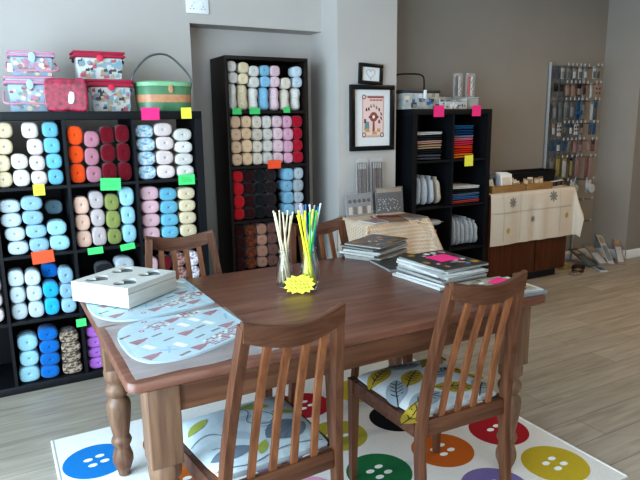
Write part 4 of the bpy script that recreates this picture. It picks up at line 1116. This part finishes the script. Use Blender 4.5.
def soft(label, x, y, z, w, d, h, ry, seed, m=M_wadd, group='white soft packs in the cube unit', rz=0):
    t = thing('wadding_pack', label, 'soft pack', (x,y,z), group=group, rot=(0,ry,rz))
    mb = MB(); mb.pillow(h, d, w, seed, 4.5, 28, 14, .09)
    mb.build('filled_bag', m, t, 70, loc=(0,0,h/2+w*abs(math.sin(ry))*.5), rot=(0,PI/2,0))
    mb = MB(); mb.box(-.0015,.0015,-d*.40,d*.40,-.004,.022,.0006); mb.build('bag_seal', m, t, 60, loc=(0,0,h+w*abs(math.sin(ry))*.5-.008))
    return t
xs_ = XCc[0]
for i,(dx,ww,hh,ry,m_,lb) in enumerate(((.052,.062,.225,.03,M_wadd,'leftmost white soft pack'),(.126,.062,.215,-.05,M_wadd,'second white soft pack'),(.196,.055,.21,-.10,M_wadd,'third leaning white soft pack'),(.264,.05,.20,-.14,M_wad2,'cream leaning soft pack'))):
    soft(f'{lb} standing in the second left cubby of the cube unit', xs_+dx+.006, CY+.16, ZC[2]+.008, ww*.86, .24, hh, ry, 50+i, m_)
xs_ = XCc[1]
for i in range(6):
    soft(f"white plastic bag of stuffing, {['first','second','third','fourth','fifth','sixth'][i]} from the left in the third right cubby", xs_+.074+.046*i, CY+.16, ZC[3]+.006, .037, .25, .235-.012*(i%3)-.006*i, -.06, 70+i)
# third row left: books upright with a folded white pack lying over them
xs_ = XCc[0]; BK = [('grey','dull red',FAB['red']),('w','white',M_card[6]),('b','pale blue',FAB['paleblue']),('w','off white',M_card[3]),('t','green',mat('book_green','2F7F66',.6)),('w','cream',M_card[3]),('r','reddish brown',M_card[2])]
x = xs_+.075
for i,(k_,lab,m_) in enumerate(BK):
    wd_ = .024 if i != 4 else .018; hh = .165+.012*((i*5)%3)
    t = thing('paperback_book', f'{lab} book spine standing in third left cubby, {["first","second","third","fourth","fifth","sixth","last"][i]} from left', 'book', (x+wd_/2, CY+.05, ZC[3]+.0006), group='books in the third left cubby')
    MB().box(-wd_/2+.0015,wd_/2-.0015,.003,.15,.002,hh-.002).build('pages', M_pages, t)
    MB().box(-wd_/2,wd_/2,0,.003,0,hh,.0008).box(-wd_/2,-wd_/2+.0014,.003,.153,0,hh).box(wd_/2-.0014,wd_/2,.003,.153,0,hh).build('cover', m_, t)
    x += wd_+.0012
t = thing('wadding_pack', 'flat white pack lying across the tops of the books', 'soft pack', (xs_+.175, CY+.125, ZC[3]+.2185))
mb = MB(); mb.pillow(.25,.2,.045,9,4,28,12,.08); mb.build('filled_bag', M_wadd, t, 70)
mb = MB(); mb.box(-.008,.02,-.07,.07,-.001,.001,.0004); mb.build('bag_seal', M_wadd, t, 60, loc=(.125,0,.0))
for i in range(4):
    magazine(f"white paper pad, {['bottom','second','third','top'][i]} of the pile in the bottom right cubby", XCc[1]+.17+rf.uniform(-.012,.012), CY+.16, ZC[4]+.001+.0325*i, rf.uniform(-.05,.05), .24, .26, .0315, 'white', 'paper pads in the bottom right cubby')
sgy = CY-.0035
sign('note','pink','left bright pink note on the top edge of the narrow cube unit', 1.865, sgy, 1.462, .10, .085)
sign('note','pink','right bright pink note on the top edge of the narrow cube unit', 2.235, sgy, 1.464, .09, .082)
sign('note','yellow','yellow note hanging below the orange and red fabrics in the cube unit', 2.175, sgy, 1.085, .088, .085)
# things on its top
ZU = 2*T+4*CW3+3*G+.0006
M_clearb = glass('clear_box_plastic', 'D5DCDF', .15, .45)
t = thing('storage_box', 'clear box of haberdashery with dark lid and black carry handle, on the cube unit', 'box', (1.775, .36, ZU))
a, b, hh = .165, .11, .118
mb = MB(); mb.box(-a,a,-b,b,0,hh,.006); rs = random.Random(3)
for k in range(20):
    u, v = rs.uniform(-a*.9,a*.9), rs.uniform(.015,hh-.015); q = rs.uniform(.008,.022); mb.mi = rs.randint(1,6)
    mb.decal([(max(-a,u-q),max(.003,v-q*.8)),(min(a,u+q),max(.003,v-q*.8)),(min(a,u+q),min(hh-.003,v+q*.7)),(max(-a,u-q),min(hh-.003,v+q*.7))], lambda p,r_: (p,-b-.0008-.00003*k,r_))
mb.build('body', [mat('patterned_plastic','A9ABA6',.35,.25,24),M_card[6],M_card[4],M_card[3],M_card[5],FAB['blue'],M_card[1]], t)
mb = MB(); mb.box(-a-.006,a+.006,-b-.006,b+.006,hh+.0005,hh+.022,.006); mb.build('lid', mat('dark_lid','3A4048',.4), t)
mb = MB(); mb.tube(smooth_path([(-a,0,hh+.01),(-a-.003,0,hh+.09),(-a+.02,0,hh+.135),(0,0,hh+.145),(a*.45,0,hh+.138),(a*.62,0,hh+.11),(a*.63,0,hh+.02)],6), .006, 8); mb.build('handle', M_dark, t)
mb = MB(); mb.box(-.013,.013,-.006,.004,-.045,.02,.003); mb.build('latch', M_plas, t, loc=(.02,-b-.010,hh+.002))
t = thing('storage_box', 'low white tray box holding blue and white packets, on the cube unit', 'box', (2.077, .33, ZU))
a, b, hh = .135, .09, .10
MB().box(-a,a,-b,-b+.004,0,hh*.55,.001).box(-a,a,b-.004,b,0,hh,.001).box(-a,-a+.004,-b+.004,b-.004,0,hh*.8,.001).box(a-.004,a,-b+.004,b-.004,0,hh*.8,.001).box(-a+.004,a-.004,-b+.004,b-.004,0,.004).build('tray', mat('tray_card','C2BDB4',.6,.04), t)
mb = MB(); rs = random.Random(12)
for k in range(26):
    u, v = rs.uniform(-a*.85,a*.8), rs.uniform(.008,hh*.5-.006); q = rs.uniform(.006,.014); mb.mi = rs.randint(0,3)
    mb.decal(circle(u,v,q,6,q*.7,rs.uniform(0,3)), lambda p,r_: (p,-b-.0008-.00003*k,r_))
mb.build('front_print', [FAB['blue'],M_plas,FAB['navy'],FAB['paleblue']], t)
for k in range(5): MB().box(-a*.85+k*.045,-a*.85+k*.045+.036,-b*.6,b*.5,.005,hh*.62+.01*(k%2),.004).build('packet', FAB['paleblue'], t)
t = thing('storage_box', 'small clear box on the right end of the cube unit top', 'box', (2.32, .34, ZU))
mb = MB(); mb.box(-.055,.055,-.05,.05,0,.082,.005); mb.build('body', M_clearb, t)
mb = MB(); mb.box(-.04,.04,-.035,.035,.006,.05,.01); mb.build('contents', M_card[3], t)
mb = MB(); mb.box(-.057,.057,-.052,.052,.0825,.094,.003); mb.build('lid', M_clearb, t)
def ribbon_pack(label, x, c0, c1):
    t = thing('clear_pack', label, 'pack', (x, .36 if x < 2.27 else .34, ZU+.0946 if x > 2.27 else ZU+.0), group='clear packs standing on the cube unit', rot=(0,0,0))
    base = 0 if x > 2.27 else .0946
    w_, h_ = .092, .185
    mb = MB(); mb.box(-w_/2,w_/2,-.006,.006,0 if x > 2.27 else 0,base+h_,.002); mb.build('wallet', M_clear, t)
    mb = MB()
    pr = [(.007,.01),(.016,.03),(.018,.06),(.010,.10),(.014,.135),(.007,.158),(.004,.165)]
    mb.lathe(pr, 12, cx=-.012, cz=base, sy=.35); mb.mi = 1; mb.lathe(pr, 12, cx=.018, cz=base, sy=.35)
    mb.mi = 2
    for k in range(7): mb.decal(circle(.018+.010*math.sin(k*2.1), base+.03+.017*k, .0045, 8), lambda p,q: (p,-.0068,q))
    mb.build('spools', [c0, c1, M_dark], t)
ribbon_pack('left clear pack of cream and red spools against the wall above the cube unit', 2.215, M_card[5], M_card[6])
ribbon_pack('right clear pack of cream and red spools standing on a small clear box', 2.325, FAB['red'], M_card[6])

# ------------------------------------------------------------------ cloth-covered cabinet
M_mah = wood('mahogany', '42210F', '5E3119', 'z', .4, 4, .4, .03); M_mahx = wood('mahogany_top', '4A2018', '6E3424', 'x', .4, 4, .4, .03)
KX0, KX1, KY0, KY1, KZ = 2.43, 3.375, .17, .54, .80
t = thing('sideboard', 'dark reddish wooden cabinet under an embroidered white cloth', 'cabinet', ((KX0+KX1)/2, (KY0+KY1)/2, 0))
a, b = (KX1-KX0)/2, (KY1-KY0)/2
MB().box(-a,a,-b,b,.08,KZ-.0225,.002).build('carcass', M_mah, t)
MB().box(-a-.012,a+.04,-b-.012,b,KZ-.022,KZ,.003).build('top', M_mahx, t)
MB().box(-a+.05,a-.05,-b+.06,b-.02,0,.0795).build('plinth', M_dark, t)
for s in (-1,1):
    x_ = s*a/2+ (.06 if s > 0 else 0)
    MB().box(-a+.012 if s < 0 else .075, .065 if s < 0 else a-.012, -b-.0095,-b-.0005,.092,KZ-.035,.0015).build('door', M_mah, t)
M_lin = mat('white_linen', 'C6BDB0', .85, .04, 90, .15, .15)
M_emb = [mat('embroidery_'+n, h, .9) for n, h in (('grey','7E7C78'),('ochre','B09A4E'),('line','A8A298'))]
mb = MB(); CL0, CL1 = 2.412, 3.42
pt = drape(mb, CL0, CL1, (.156), .50, KZ+.0032, .0, .17, .43, 0, 5, .02, .16, .010)
def lay(mi, poly): mb.mi = mi; mb.decal([(u, .158-v) for u, v in poly], lambda u,v: pt(u,v,.0022))
def flake(u, v, s, m_):
    for k in range(8):
        a_ = k*PI/4; lay(m_, leaf(u+s*.55*math.cos(a_), v+s*.55*math.sin(a_), s*.85, s*.36, a_, 8))
    lay(m_, circle(u,v,s*.28,8))
flake(2.655,.085,.048,1); flake(3.14,.065,.052,1); flake(2.90,.245,.032,1); flake(3.315,.245,.030,2); flake(2.60,.315,.028,2)
for v in (.16,.165):
    for i in range(48): lay(3, [(2.42+.02*i,v),(2.44+.02*i,v),(2.44+.02*i,v+.0028),(2.42+.02*i,v+.0028)])
for u in (2.545,2.75,3.22):
    for i in range(20): lay(3, [(u,.02*i+.01),(u+.0035,.02*i+.01),(u+.0035,.02*i+.03),(u,.02*i+.03)])
o = mb.build('embroidered_tablecloth', [M_lin]+M_emb, None, 80); tag(o, 'white cloth with grey snowflake embroidery hanging over the dark cabinet', 'tablecloth')
# wicker trays and what is on the cabinet
def wicker():
    m, nt, bb = new_mat('wicker'); N = nt.nodes; L = nt.links
    tc = N.new('ShaderNodeTexCoord'); br = N.new('ShaderNodeTexBrick'); br.inputs['Scale'].default_value = 1; br.inputs['Brick Width'].default_value = .016; br.inputs['Row Height'].default_value = .008; br.inputs['Mortar Size'].default_value = .0012
    mp = N.new('ShaderNodeMapping'); mp.inputs['Rotation'].default_value = (PI/2,0,0); L.new(tc.outputs['Object'], mp.inputs['Vector']); L.new(mp.outputs['Vector'], br.inputs['Vector'])
    br.inputs['Color1'].default_value = rgb('B08A58')+(1,); br.inputs['Color2'].default_value = rgb('9A7446')+(1,); br.inputs['Mortar'].default_value = rgb('6A4A2A')+(1,)
    L.new(br.outputs['Color'], bb.inputs['Base Color']); bp = N.new('ShaderNodeBump'); bp.inputs['Strength'].default_value = .6; bp.inputs['Distance'].default_value = .003
    L.new(br.outputs['Fac'], bp.inputs['Height']); L.new(bp.outputs['Normal'], bb.inputs['Normal']); bb.inputs['Roughness'].default_value = .7; return m
M_wick = wicker(); ZK = KZ+.0026
def basket(label, x0, x1, y0, y1, h_):
    t = thing('wicker_tray', label, 'basket', ((x0+x1)/2, (y0+y1)/2, ZK), group='wicker trays on the cabinet')
    a, b = (x1-x0)/2, (y1-y0)/2
    MB().box(-a,a,-b,-b+.008,0,h_,.003).box(-a,a,b-.008,b,0,h_,.003).box(-a,-a+.008,-b+.008,b-.008,0,h_,.003).box(a-.008,a,-b+.008,b-.008,0,h_,.003).box(-a+.008,a-.008,-b+.008,b-.008,.001,.006).build('woven_sides', M_wick, t)
    mb = MB()
    rg_ = [(-a+.004,-b+.004,h_),(a-.004,-b+.004,h_),(a-.004,b-.004,h_),(-a+.004,b-.004,h_),(-a+.004,-b+.004,h_)]
    for p, q in zip(rg_, rg_[1:]): mb.tube([p,q], .006, 8)
    mb.build('rim', M_wick, t)
basket('left wicker tray of white cards on the cloth, next to the cube unit', 2.462, 2.845, .185, .345, .055)
basket('right wicker tray of brown paper packets on the cloth', 2.856, 3.17, .185, .345, .05)
def card(label, x, y, w_, h_, rx, ry, m_, th=.006, rz=0):
    t = thing('paper_card', label, 'card', (x,y,ZK+.0125), group='cards filed in the wicker trays', rot=(rx,ry,rz))
    mb = MB(); mb.box(-w_/2,w_/2,0,th,0,h_,.0008); mb.build('card', m_, t)
    mb = MB(); mb.box(-w_*.36,w_*.36,-.0006,-.0001,h_*.2,h_*.8); mb.build('printed_panel', M_card[3] if m_ is not M_card[3] else M_card[4], t)
for i in range(3): card(f"dark cream card leaning at the left end of the left tray, {['front','middle','back'][i]} one", 2.505, .225+.03*i, .06, .10-.008*i, -.12, -.25, M_card[[6,4,3][i]])
for i in range(4): card(f"tall white card leaning back in the left wicker tray, {['front','second','third','rear'][i]} one", 2.655+.008*i, .215+.026*i, .13, .135+.004*i, -.12, .0+.02*i, M_plas, .009)
for i in range(3): card(f"small cream packet in the left tray beside the white cards, {['front','middle','back'][i]} one", 2.785, .225+.03*i, .07, .07+.01*i, -.15, -.05, M_card[3])
for i in range(4): card(f"brown kraft packet standing in the right wicker tray, {['first','second','third','fourth'][i]} from the left", 2.905+.068*i, .24+.012*(i%2), .062, .082+.008*(i%2), -.12, .1-.05*i, M_card[[4,3,4,0][i]])
t = thing('storage_tray', 'long black tray at the back of the cabinet against the wall', 'tray', (3.12, .445, ZK))
MB().box(-.30,.30,-.065,-.059,0,.13,.002).box(-.30,.30,.059,.065,0,.145,.002).box(-.30,-.294,-.059,.059,0,.14,.002).box(.294,.30,-.059,.059,0,.14,.002).box(-.294,.294,-.059,.059,.001,.006).build('tray', mat('black_tray','17161A',.5,.1,20), t)
MB().box(-.31,.31,-.075,-.0665,.118,.13,.003).build('front_lip', mat('black_tray','17161A'), t)
t = thing('grey_packet', 'crumpled grey plastic packet lying behind the left wicker tray', 'packet', (2.70, .425, ZK+.0035))
mb = MB(); mb.pillow(.15,.09,.13,4,3,24,14,.14); mb.build('bag', mat('grey_plastic','6A757C',.4,.15,30), t, 70, loc=(0,0,.066)); mb = MB(); mb.box(-.05,.05,-.002,.002,-.01,.018,.0006); mb.build('bag_seal', M_card[1], t, loc=(0,0,.128))
for i in range(5):
    t = thing('thread_reel', f"dark and pale thread reel on the cloth beside the right tray, {['first','second','third','fourth','fifth'][i]} from the tray", 'thread reel', (3.205+.046*i, .235+.012*i, ZK), group='thread reels on the cabinet')
    mb = MB(); mb.lathe([(.005,0),(.018,.0005),(.018,.006),(.008,.007)], 16).lathe([(.008,.046),(.018,.047),(.018,.054),(.005,.0545)], 16); mb.build('spool', M_card[6 if i % 2 else 3], t)
    mb = MB(); mb.lathe([(.005,.0072),(.0155,.0075),(.0155,.0455),(.005,.0458)], 16); mb.build('thread', M_dark if i % 2 == 0 else M_card[5], t)

# ------------------------------------------------------------------ wire wall rack with hooks
M_chr = mat('galvanised_wire', '8E9296', .3, .05, 40, 0, .5, .8); M_uph = mat('pale_upright', 'A4A9AC', .4, .03); M_tick = mat('hook_ticket', 'A9A8A4', .6, .1)
RX0, RX1, RY = 3.475, 3.935, .545
t = thing('wire_display_rack', 'tall wire rack on the back wall with rows of hooks, beside the cabinet', 'display rack', ((RX0+RX1)/2, RY, 0))
a = (RX1-RX0)/2
for s in (-1,1): MB().box(s*a-.006,s*a+.006,-.012,.012,.0,1.90,.002).build('upright', M_uph, t)
mb = MB()
for i in range(1,9): mb.tube([(-a+.051*i,.004,.32),(-a+.051*i,.004,1.88)], .0025, 6)
for i in range(18): mb.tube([(-a+.009,-.002,.34+.09*i),(a-.009,-.002,.34+.09*i)], .0025, 6)
mb.build('wire_grid', M_chr, t)
ROWS = [1.85,1.70,1.55,1.345,1.19,1.035,.82,.63,.42]
NH = [8,8,8,8,8,7,5,4,4]
hk = {}
for r,(zr,nh) in enumerate(zip(ROWS,NH)):
    for i in range(nh):
        x_ = -a+.035+(2*a-.07)*i/(nh-1)
        mb = MB(); L_ = .20 if i > nh-3 else .15
        mb.tube([(0,-.004,0),(0,-L_,.004),(0,-L_-.012,.018)], .0035, 6)
        h_ = mb.build('hook', M_chr, t, loc=(x_,-.002,zr))
        hk[(r,i)] = ((RX0+RX1)/2+x_, zr, L_)
        mb = MB(); mb.box(-.008,.008,-.003,0,-.014,.010,.001); mb.build('ticket', M_tick, h_, loc=(0,-L_-.014,.022))
PK = {k: mat('pack_'+k, v, .45, .12, 70) for k, v in dict(silver='787B7E', white='ABACAD', black='1B191B', beige='8A766A', red='56302B', blue='2A4C6A', brown='402C25', pink='8A6C69', yellow='94854E', clear='5C6164', rosy='724F4C', grey='4C4F54').items()}
NTH = ['first','second','third','fourth','fifth','sixth','seventh','eighth']
RW = ['top','second','third','fourth','fifth','sixth','seventh','eighth','lowest']
def hang(r, i, col, look, w_, h_, acc, dy=0, kind='card', ch='white'):
    x, z, L_ = hk[(r,i)]
    n_ = NH[r]; dy += max(0, 1-i/(n_*.6))*(L_-.065)*-1
    t = thing('hanging_pack', f"{look} on wall rack's {RW[r]} hook row, {NTH[i]} from left", 'pack', (x, RY-L_+.02-dy, z), group='packs hanging on the wire rack')
    mb = MB()
    # card with a slot that the hook passes through
    e = .006
    mb.box(-w_/2,w_/2,-.0012,.0012,-h_,-.012,.0005); mb.box(-w_/2,-e,-.0012,.0012,-.0118,.012,.0004); mb.box(e,w_/2,-.0012,.0012,-.0118,.012,.0004); mb.box(-e,e,-.0012,.0012,.0075,.012)
    mb.build('card', PK[col], t)
    mb = MB()
    if kind == 'roll': mb.lathe([(.006,-.02),(w_*.5,-.019),(w_*.5,.019),(.006,.02)], 18); o = mb.build('roll', PK[ch], t, loc=(0,-.0225,-h_*.62), rot=(PI/2,0,0))
    elif kind == 'holes':
        for u in (-.25,.25):
            for v in (.3,.62): mb.box(u*w_-.008,u*w_+.008,-.0036,-.0013,-h_*v-.008,-h_*v+.008,.002)
        mb.build('buttons', PK[ch], t)
    elif kind == 'tall':
        for u in (-.28,0,.28): mb.box(u*w_-w_*.1,u*w_+w_*.1,-.005,-.0013,-h_*.95,-.03,.002)
        mb.build('strips', PK[ch], t)
    else:
        mb.box(-w_*.4,w_*.4,-.007,-.0013,-h_*.92,-h_*.35,.003); mb.build('blister', PK[ch], t)
for i,(c,lk,ch) in enumerate([('blue','dark blue carded pack','grey'),('white','white carded pack','silver'),('silver','silver grey carded pack','clear'),('silver','grey carded pack with pale blister','white'),('white','pale carded pack','clear'),('silver','silver carded pack','white'),('white','white carded pack with grey blister','clear'),('silver','silver grey carded pack','grey')]): hang(0,i,c,lk,.042,.10,0,0,'card',ch)
for i,(c,lk,w_,h_,k_,ch) in enumerate([('black','black wide pack',.05,.06,'card','black'),('black','black pack',.05,.06,'card','brown'),('beige','beige pack',.05,.10,'card','beige'),('beige','pale beige pack',.05,.11,'card','pink'),('black','black square pack on beige card',.054,.10,'card','beige'),('red','dull red pack',.04,.09,'card','brown'),('white','narrow white pack',.03,.12,'card','white'),('beige','pale card of four dark buttons',.085,.125,'holes','brown')]): hang(1,i,c,lk,w_,h_,0,.012*(i==7)-.02*(i==6),k_,ch)
for i,(c,lk,w_,h_,k_,ch) in enumerate([('clear','clear grey pack',.05,.16,'card','silver'),('clear','clear grey pack with wire',.05,.16,'card','clear'),('silver','silver pack',.05,.16,'card','clear'),('clear','pale clear pack',.05,.15,'card','silver'),('blue','blue round reel pack',.05,.17,'roll','blue'),('grey','dark grey pack',.045,.17,'tall','silver'),('silver','long silver pack',.04,.18,'tall','white'),('blue','dull blue pack',.05,.17,'card','grey')]): hang(2,i,c,lk,w_,h_,0,0,k_,ch)
for i,(c,lk,w_,h_,k_,ch) in enumerate([('beige','beige pack',.04,.10,'card','white'),('white','white pack with four black holes',.055,.11,'holes','black'),('grey','grey pack',.035,.09,'card','clear'),('blue','blue pack',.04,.10,'card','white'),('white','white pack with dark holes',.056,.10,'holes','black'),('brown','brown pack',.035,.10,'card','beige'),('blue','dark blue pack',.045,.10,'card','grey'),('blue','greyish blue pack',.05,.10,'card','blue')]): hang(3,i,c,lk,w_,h_,0,.0,k_,ch)
for i,(c,lk,w_,h_,k_,ch) in enumerate([('blue','bright blue pack',.05,.09,'card','blue'),('blue','blue pack with white foot',.05,.10,'card','white'),('blue','mid blue pack',.05,.09,'card','blue'),('silver','silver pack',.045,.09,'card','clear'),('pink','pinkish pack',.05,.11,'card','pink'),('rosy','rosy pack',.05,.11,'card','pink'),('pink','pale pink pack',.045,.10,'card','beige'),('brown','brown pack',.05,.10,'card','rosy')]): hang(4,i,c,lk,w_,h_,0,0,k_,ch)
for i,(c,lk,w_,h_,k_,ch) in enumerate([('clear','clear grey pack',.05,.10,'card','silver'),('yellow','yellowish ribbon pack',.05,.17,'tall','yellow'),('yellow','yellow ribbon pack',.055,.19,'tall','white'),('black','yellow pack with black loop',.04,.18,'tall','yellow'),('pink','pale pink zip pack',.05,.18,'tall','pink'),('rosy','rosy zip pack',.055,.20,'tall','rosy'),('beige','pink beige zip pack',.055,.19,'tall','pink')]): hang(5,i,c,lk,w_,h_,0,0,k_,ch)
for i,(c,lk,w_,h_,k_,ch) in enumerate([('grey','grey pack',.06,.12,'card','clear'),('beige','beige lace roll pack',.07,.10,'roll','beige'),('white','white lace roll pack',.07,.11,'roll','white'),('white','large white lace roll pack',.08,.11,'roll','white')]): hang(6,i,c,lk,w_,h_,0,.02*i,k_,ch)
for i,(c,lk,w_,h_,k_,ch) in enumerate([('silver','long silver pack',.05,.16,'tall','white'),('grey','dark grey pack',.05,.17,'tall','black'),('brown','dark brown pack',.05,.15,'tall','grey')]): hang(7,i,c,lk,w_,h_,0,0,k_,ch)
for i,(c,lk,w_,h_,k_,ch) in enumerate([('white','white roll pack',.06,.15,'tall','white'),('silver','grey pack',.06,.16,'card','clear'),('black','black reel pack with pale ring',.06,.11,'roll','black')]): hang(8,i,c,lk,w_,h_,0,0,k_,ch)

# ------------------------------------------------------------------ clutter on the floor in the corner
def lean_pack(label, x, y, w_, l_, rx, rz, m_, m2):
    t = thing('long_packet', label, 'packet', (x,y,.0045), group='long packets leaning in the corner', rot=(rx,0,rz))
    mb = MB(); mb.box(-w_/2,w_/2,0,.008,0,l_,.002); mb.build('sleeve', m_, t)
    mb = MB(); mb.box(-w_*.36,w_*.36,-.0018,-.0002,l_*.08,l_*.6,.0008); mb.mi = 1; mb.box(-w_*.3,w_*.3,-.0018,-.0002,l_*.7,l_*.9); mb.build('label_panel', [m2, M_card[4]], t)
lean_pack('long pale packet leaning against the corner wall, nearest the skirting', 4.16, .14, .07, .40, -1.0, -.75, PK['beige'], PK['white'])
lean_pack('long white packet leaning in the corner beside the pale one', 4.11, .215, .06, .40, -.98, -.55, PK['white'], PK['silver'])
lean_pack('grey packet leaning low in the corner under the wire rack', 4.0, .21, .10, .32, -1.12, -.35, PK['silver'], PK['white'])
lean_pack('blue grey packet leaning low in the corner by the rack foot', 3.86, .22, .11, .30, -1.15, -.1, PK['grey'], PK['clear'])
def flat_pack(label, x, y, rz, w_, d_, h_, m_, m2):
    t = thing('flat_packet', label, 'packet', (x,y,.0004), rz, 'small packets lying on the floor by the cabinet')
    mb = MB(); mb.box(-w_/2,w_/2,-d_/2,d_/2,0,h_,.004); mb.build('wrapper', m_, t)
    mb = MB(); mb.box(-w_*.34,w_*.34,-d_*.34,d_*.34,h_+.0002,h_+.0015,.0005); mb.build('label_panel', m2, t)
flat_pack('white packet with grey label lying flat on the floor by the rack', 3.80, .11, -.5, .08, .16, .016, PK['white'], PK['grey'])
flat_pack('dark packet lying on the floor behind the white one', 3.66, .24, .3, .10, .09, .04, PK['black'], PK['brown'])
flat_pack('brown packet lying on the floor beside the cabinet', 3.55, .16, .2, .10, .07, .03, PK['brown'], PK['yellow'])
flat_pack('beige packet lying on the floor nearest the cabinet foot', 3.46, .12, -.1, .09, .06, .025, PK['beige'], PK['rosy'])
flat_pack('pale yellow packet on the floor behind the brown one', 3.57, .33, .0, .10, .07, .05, PK['yellow'], PK['white'])
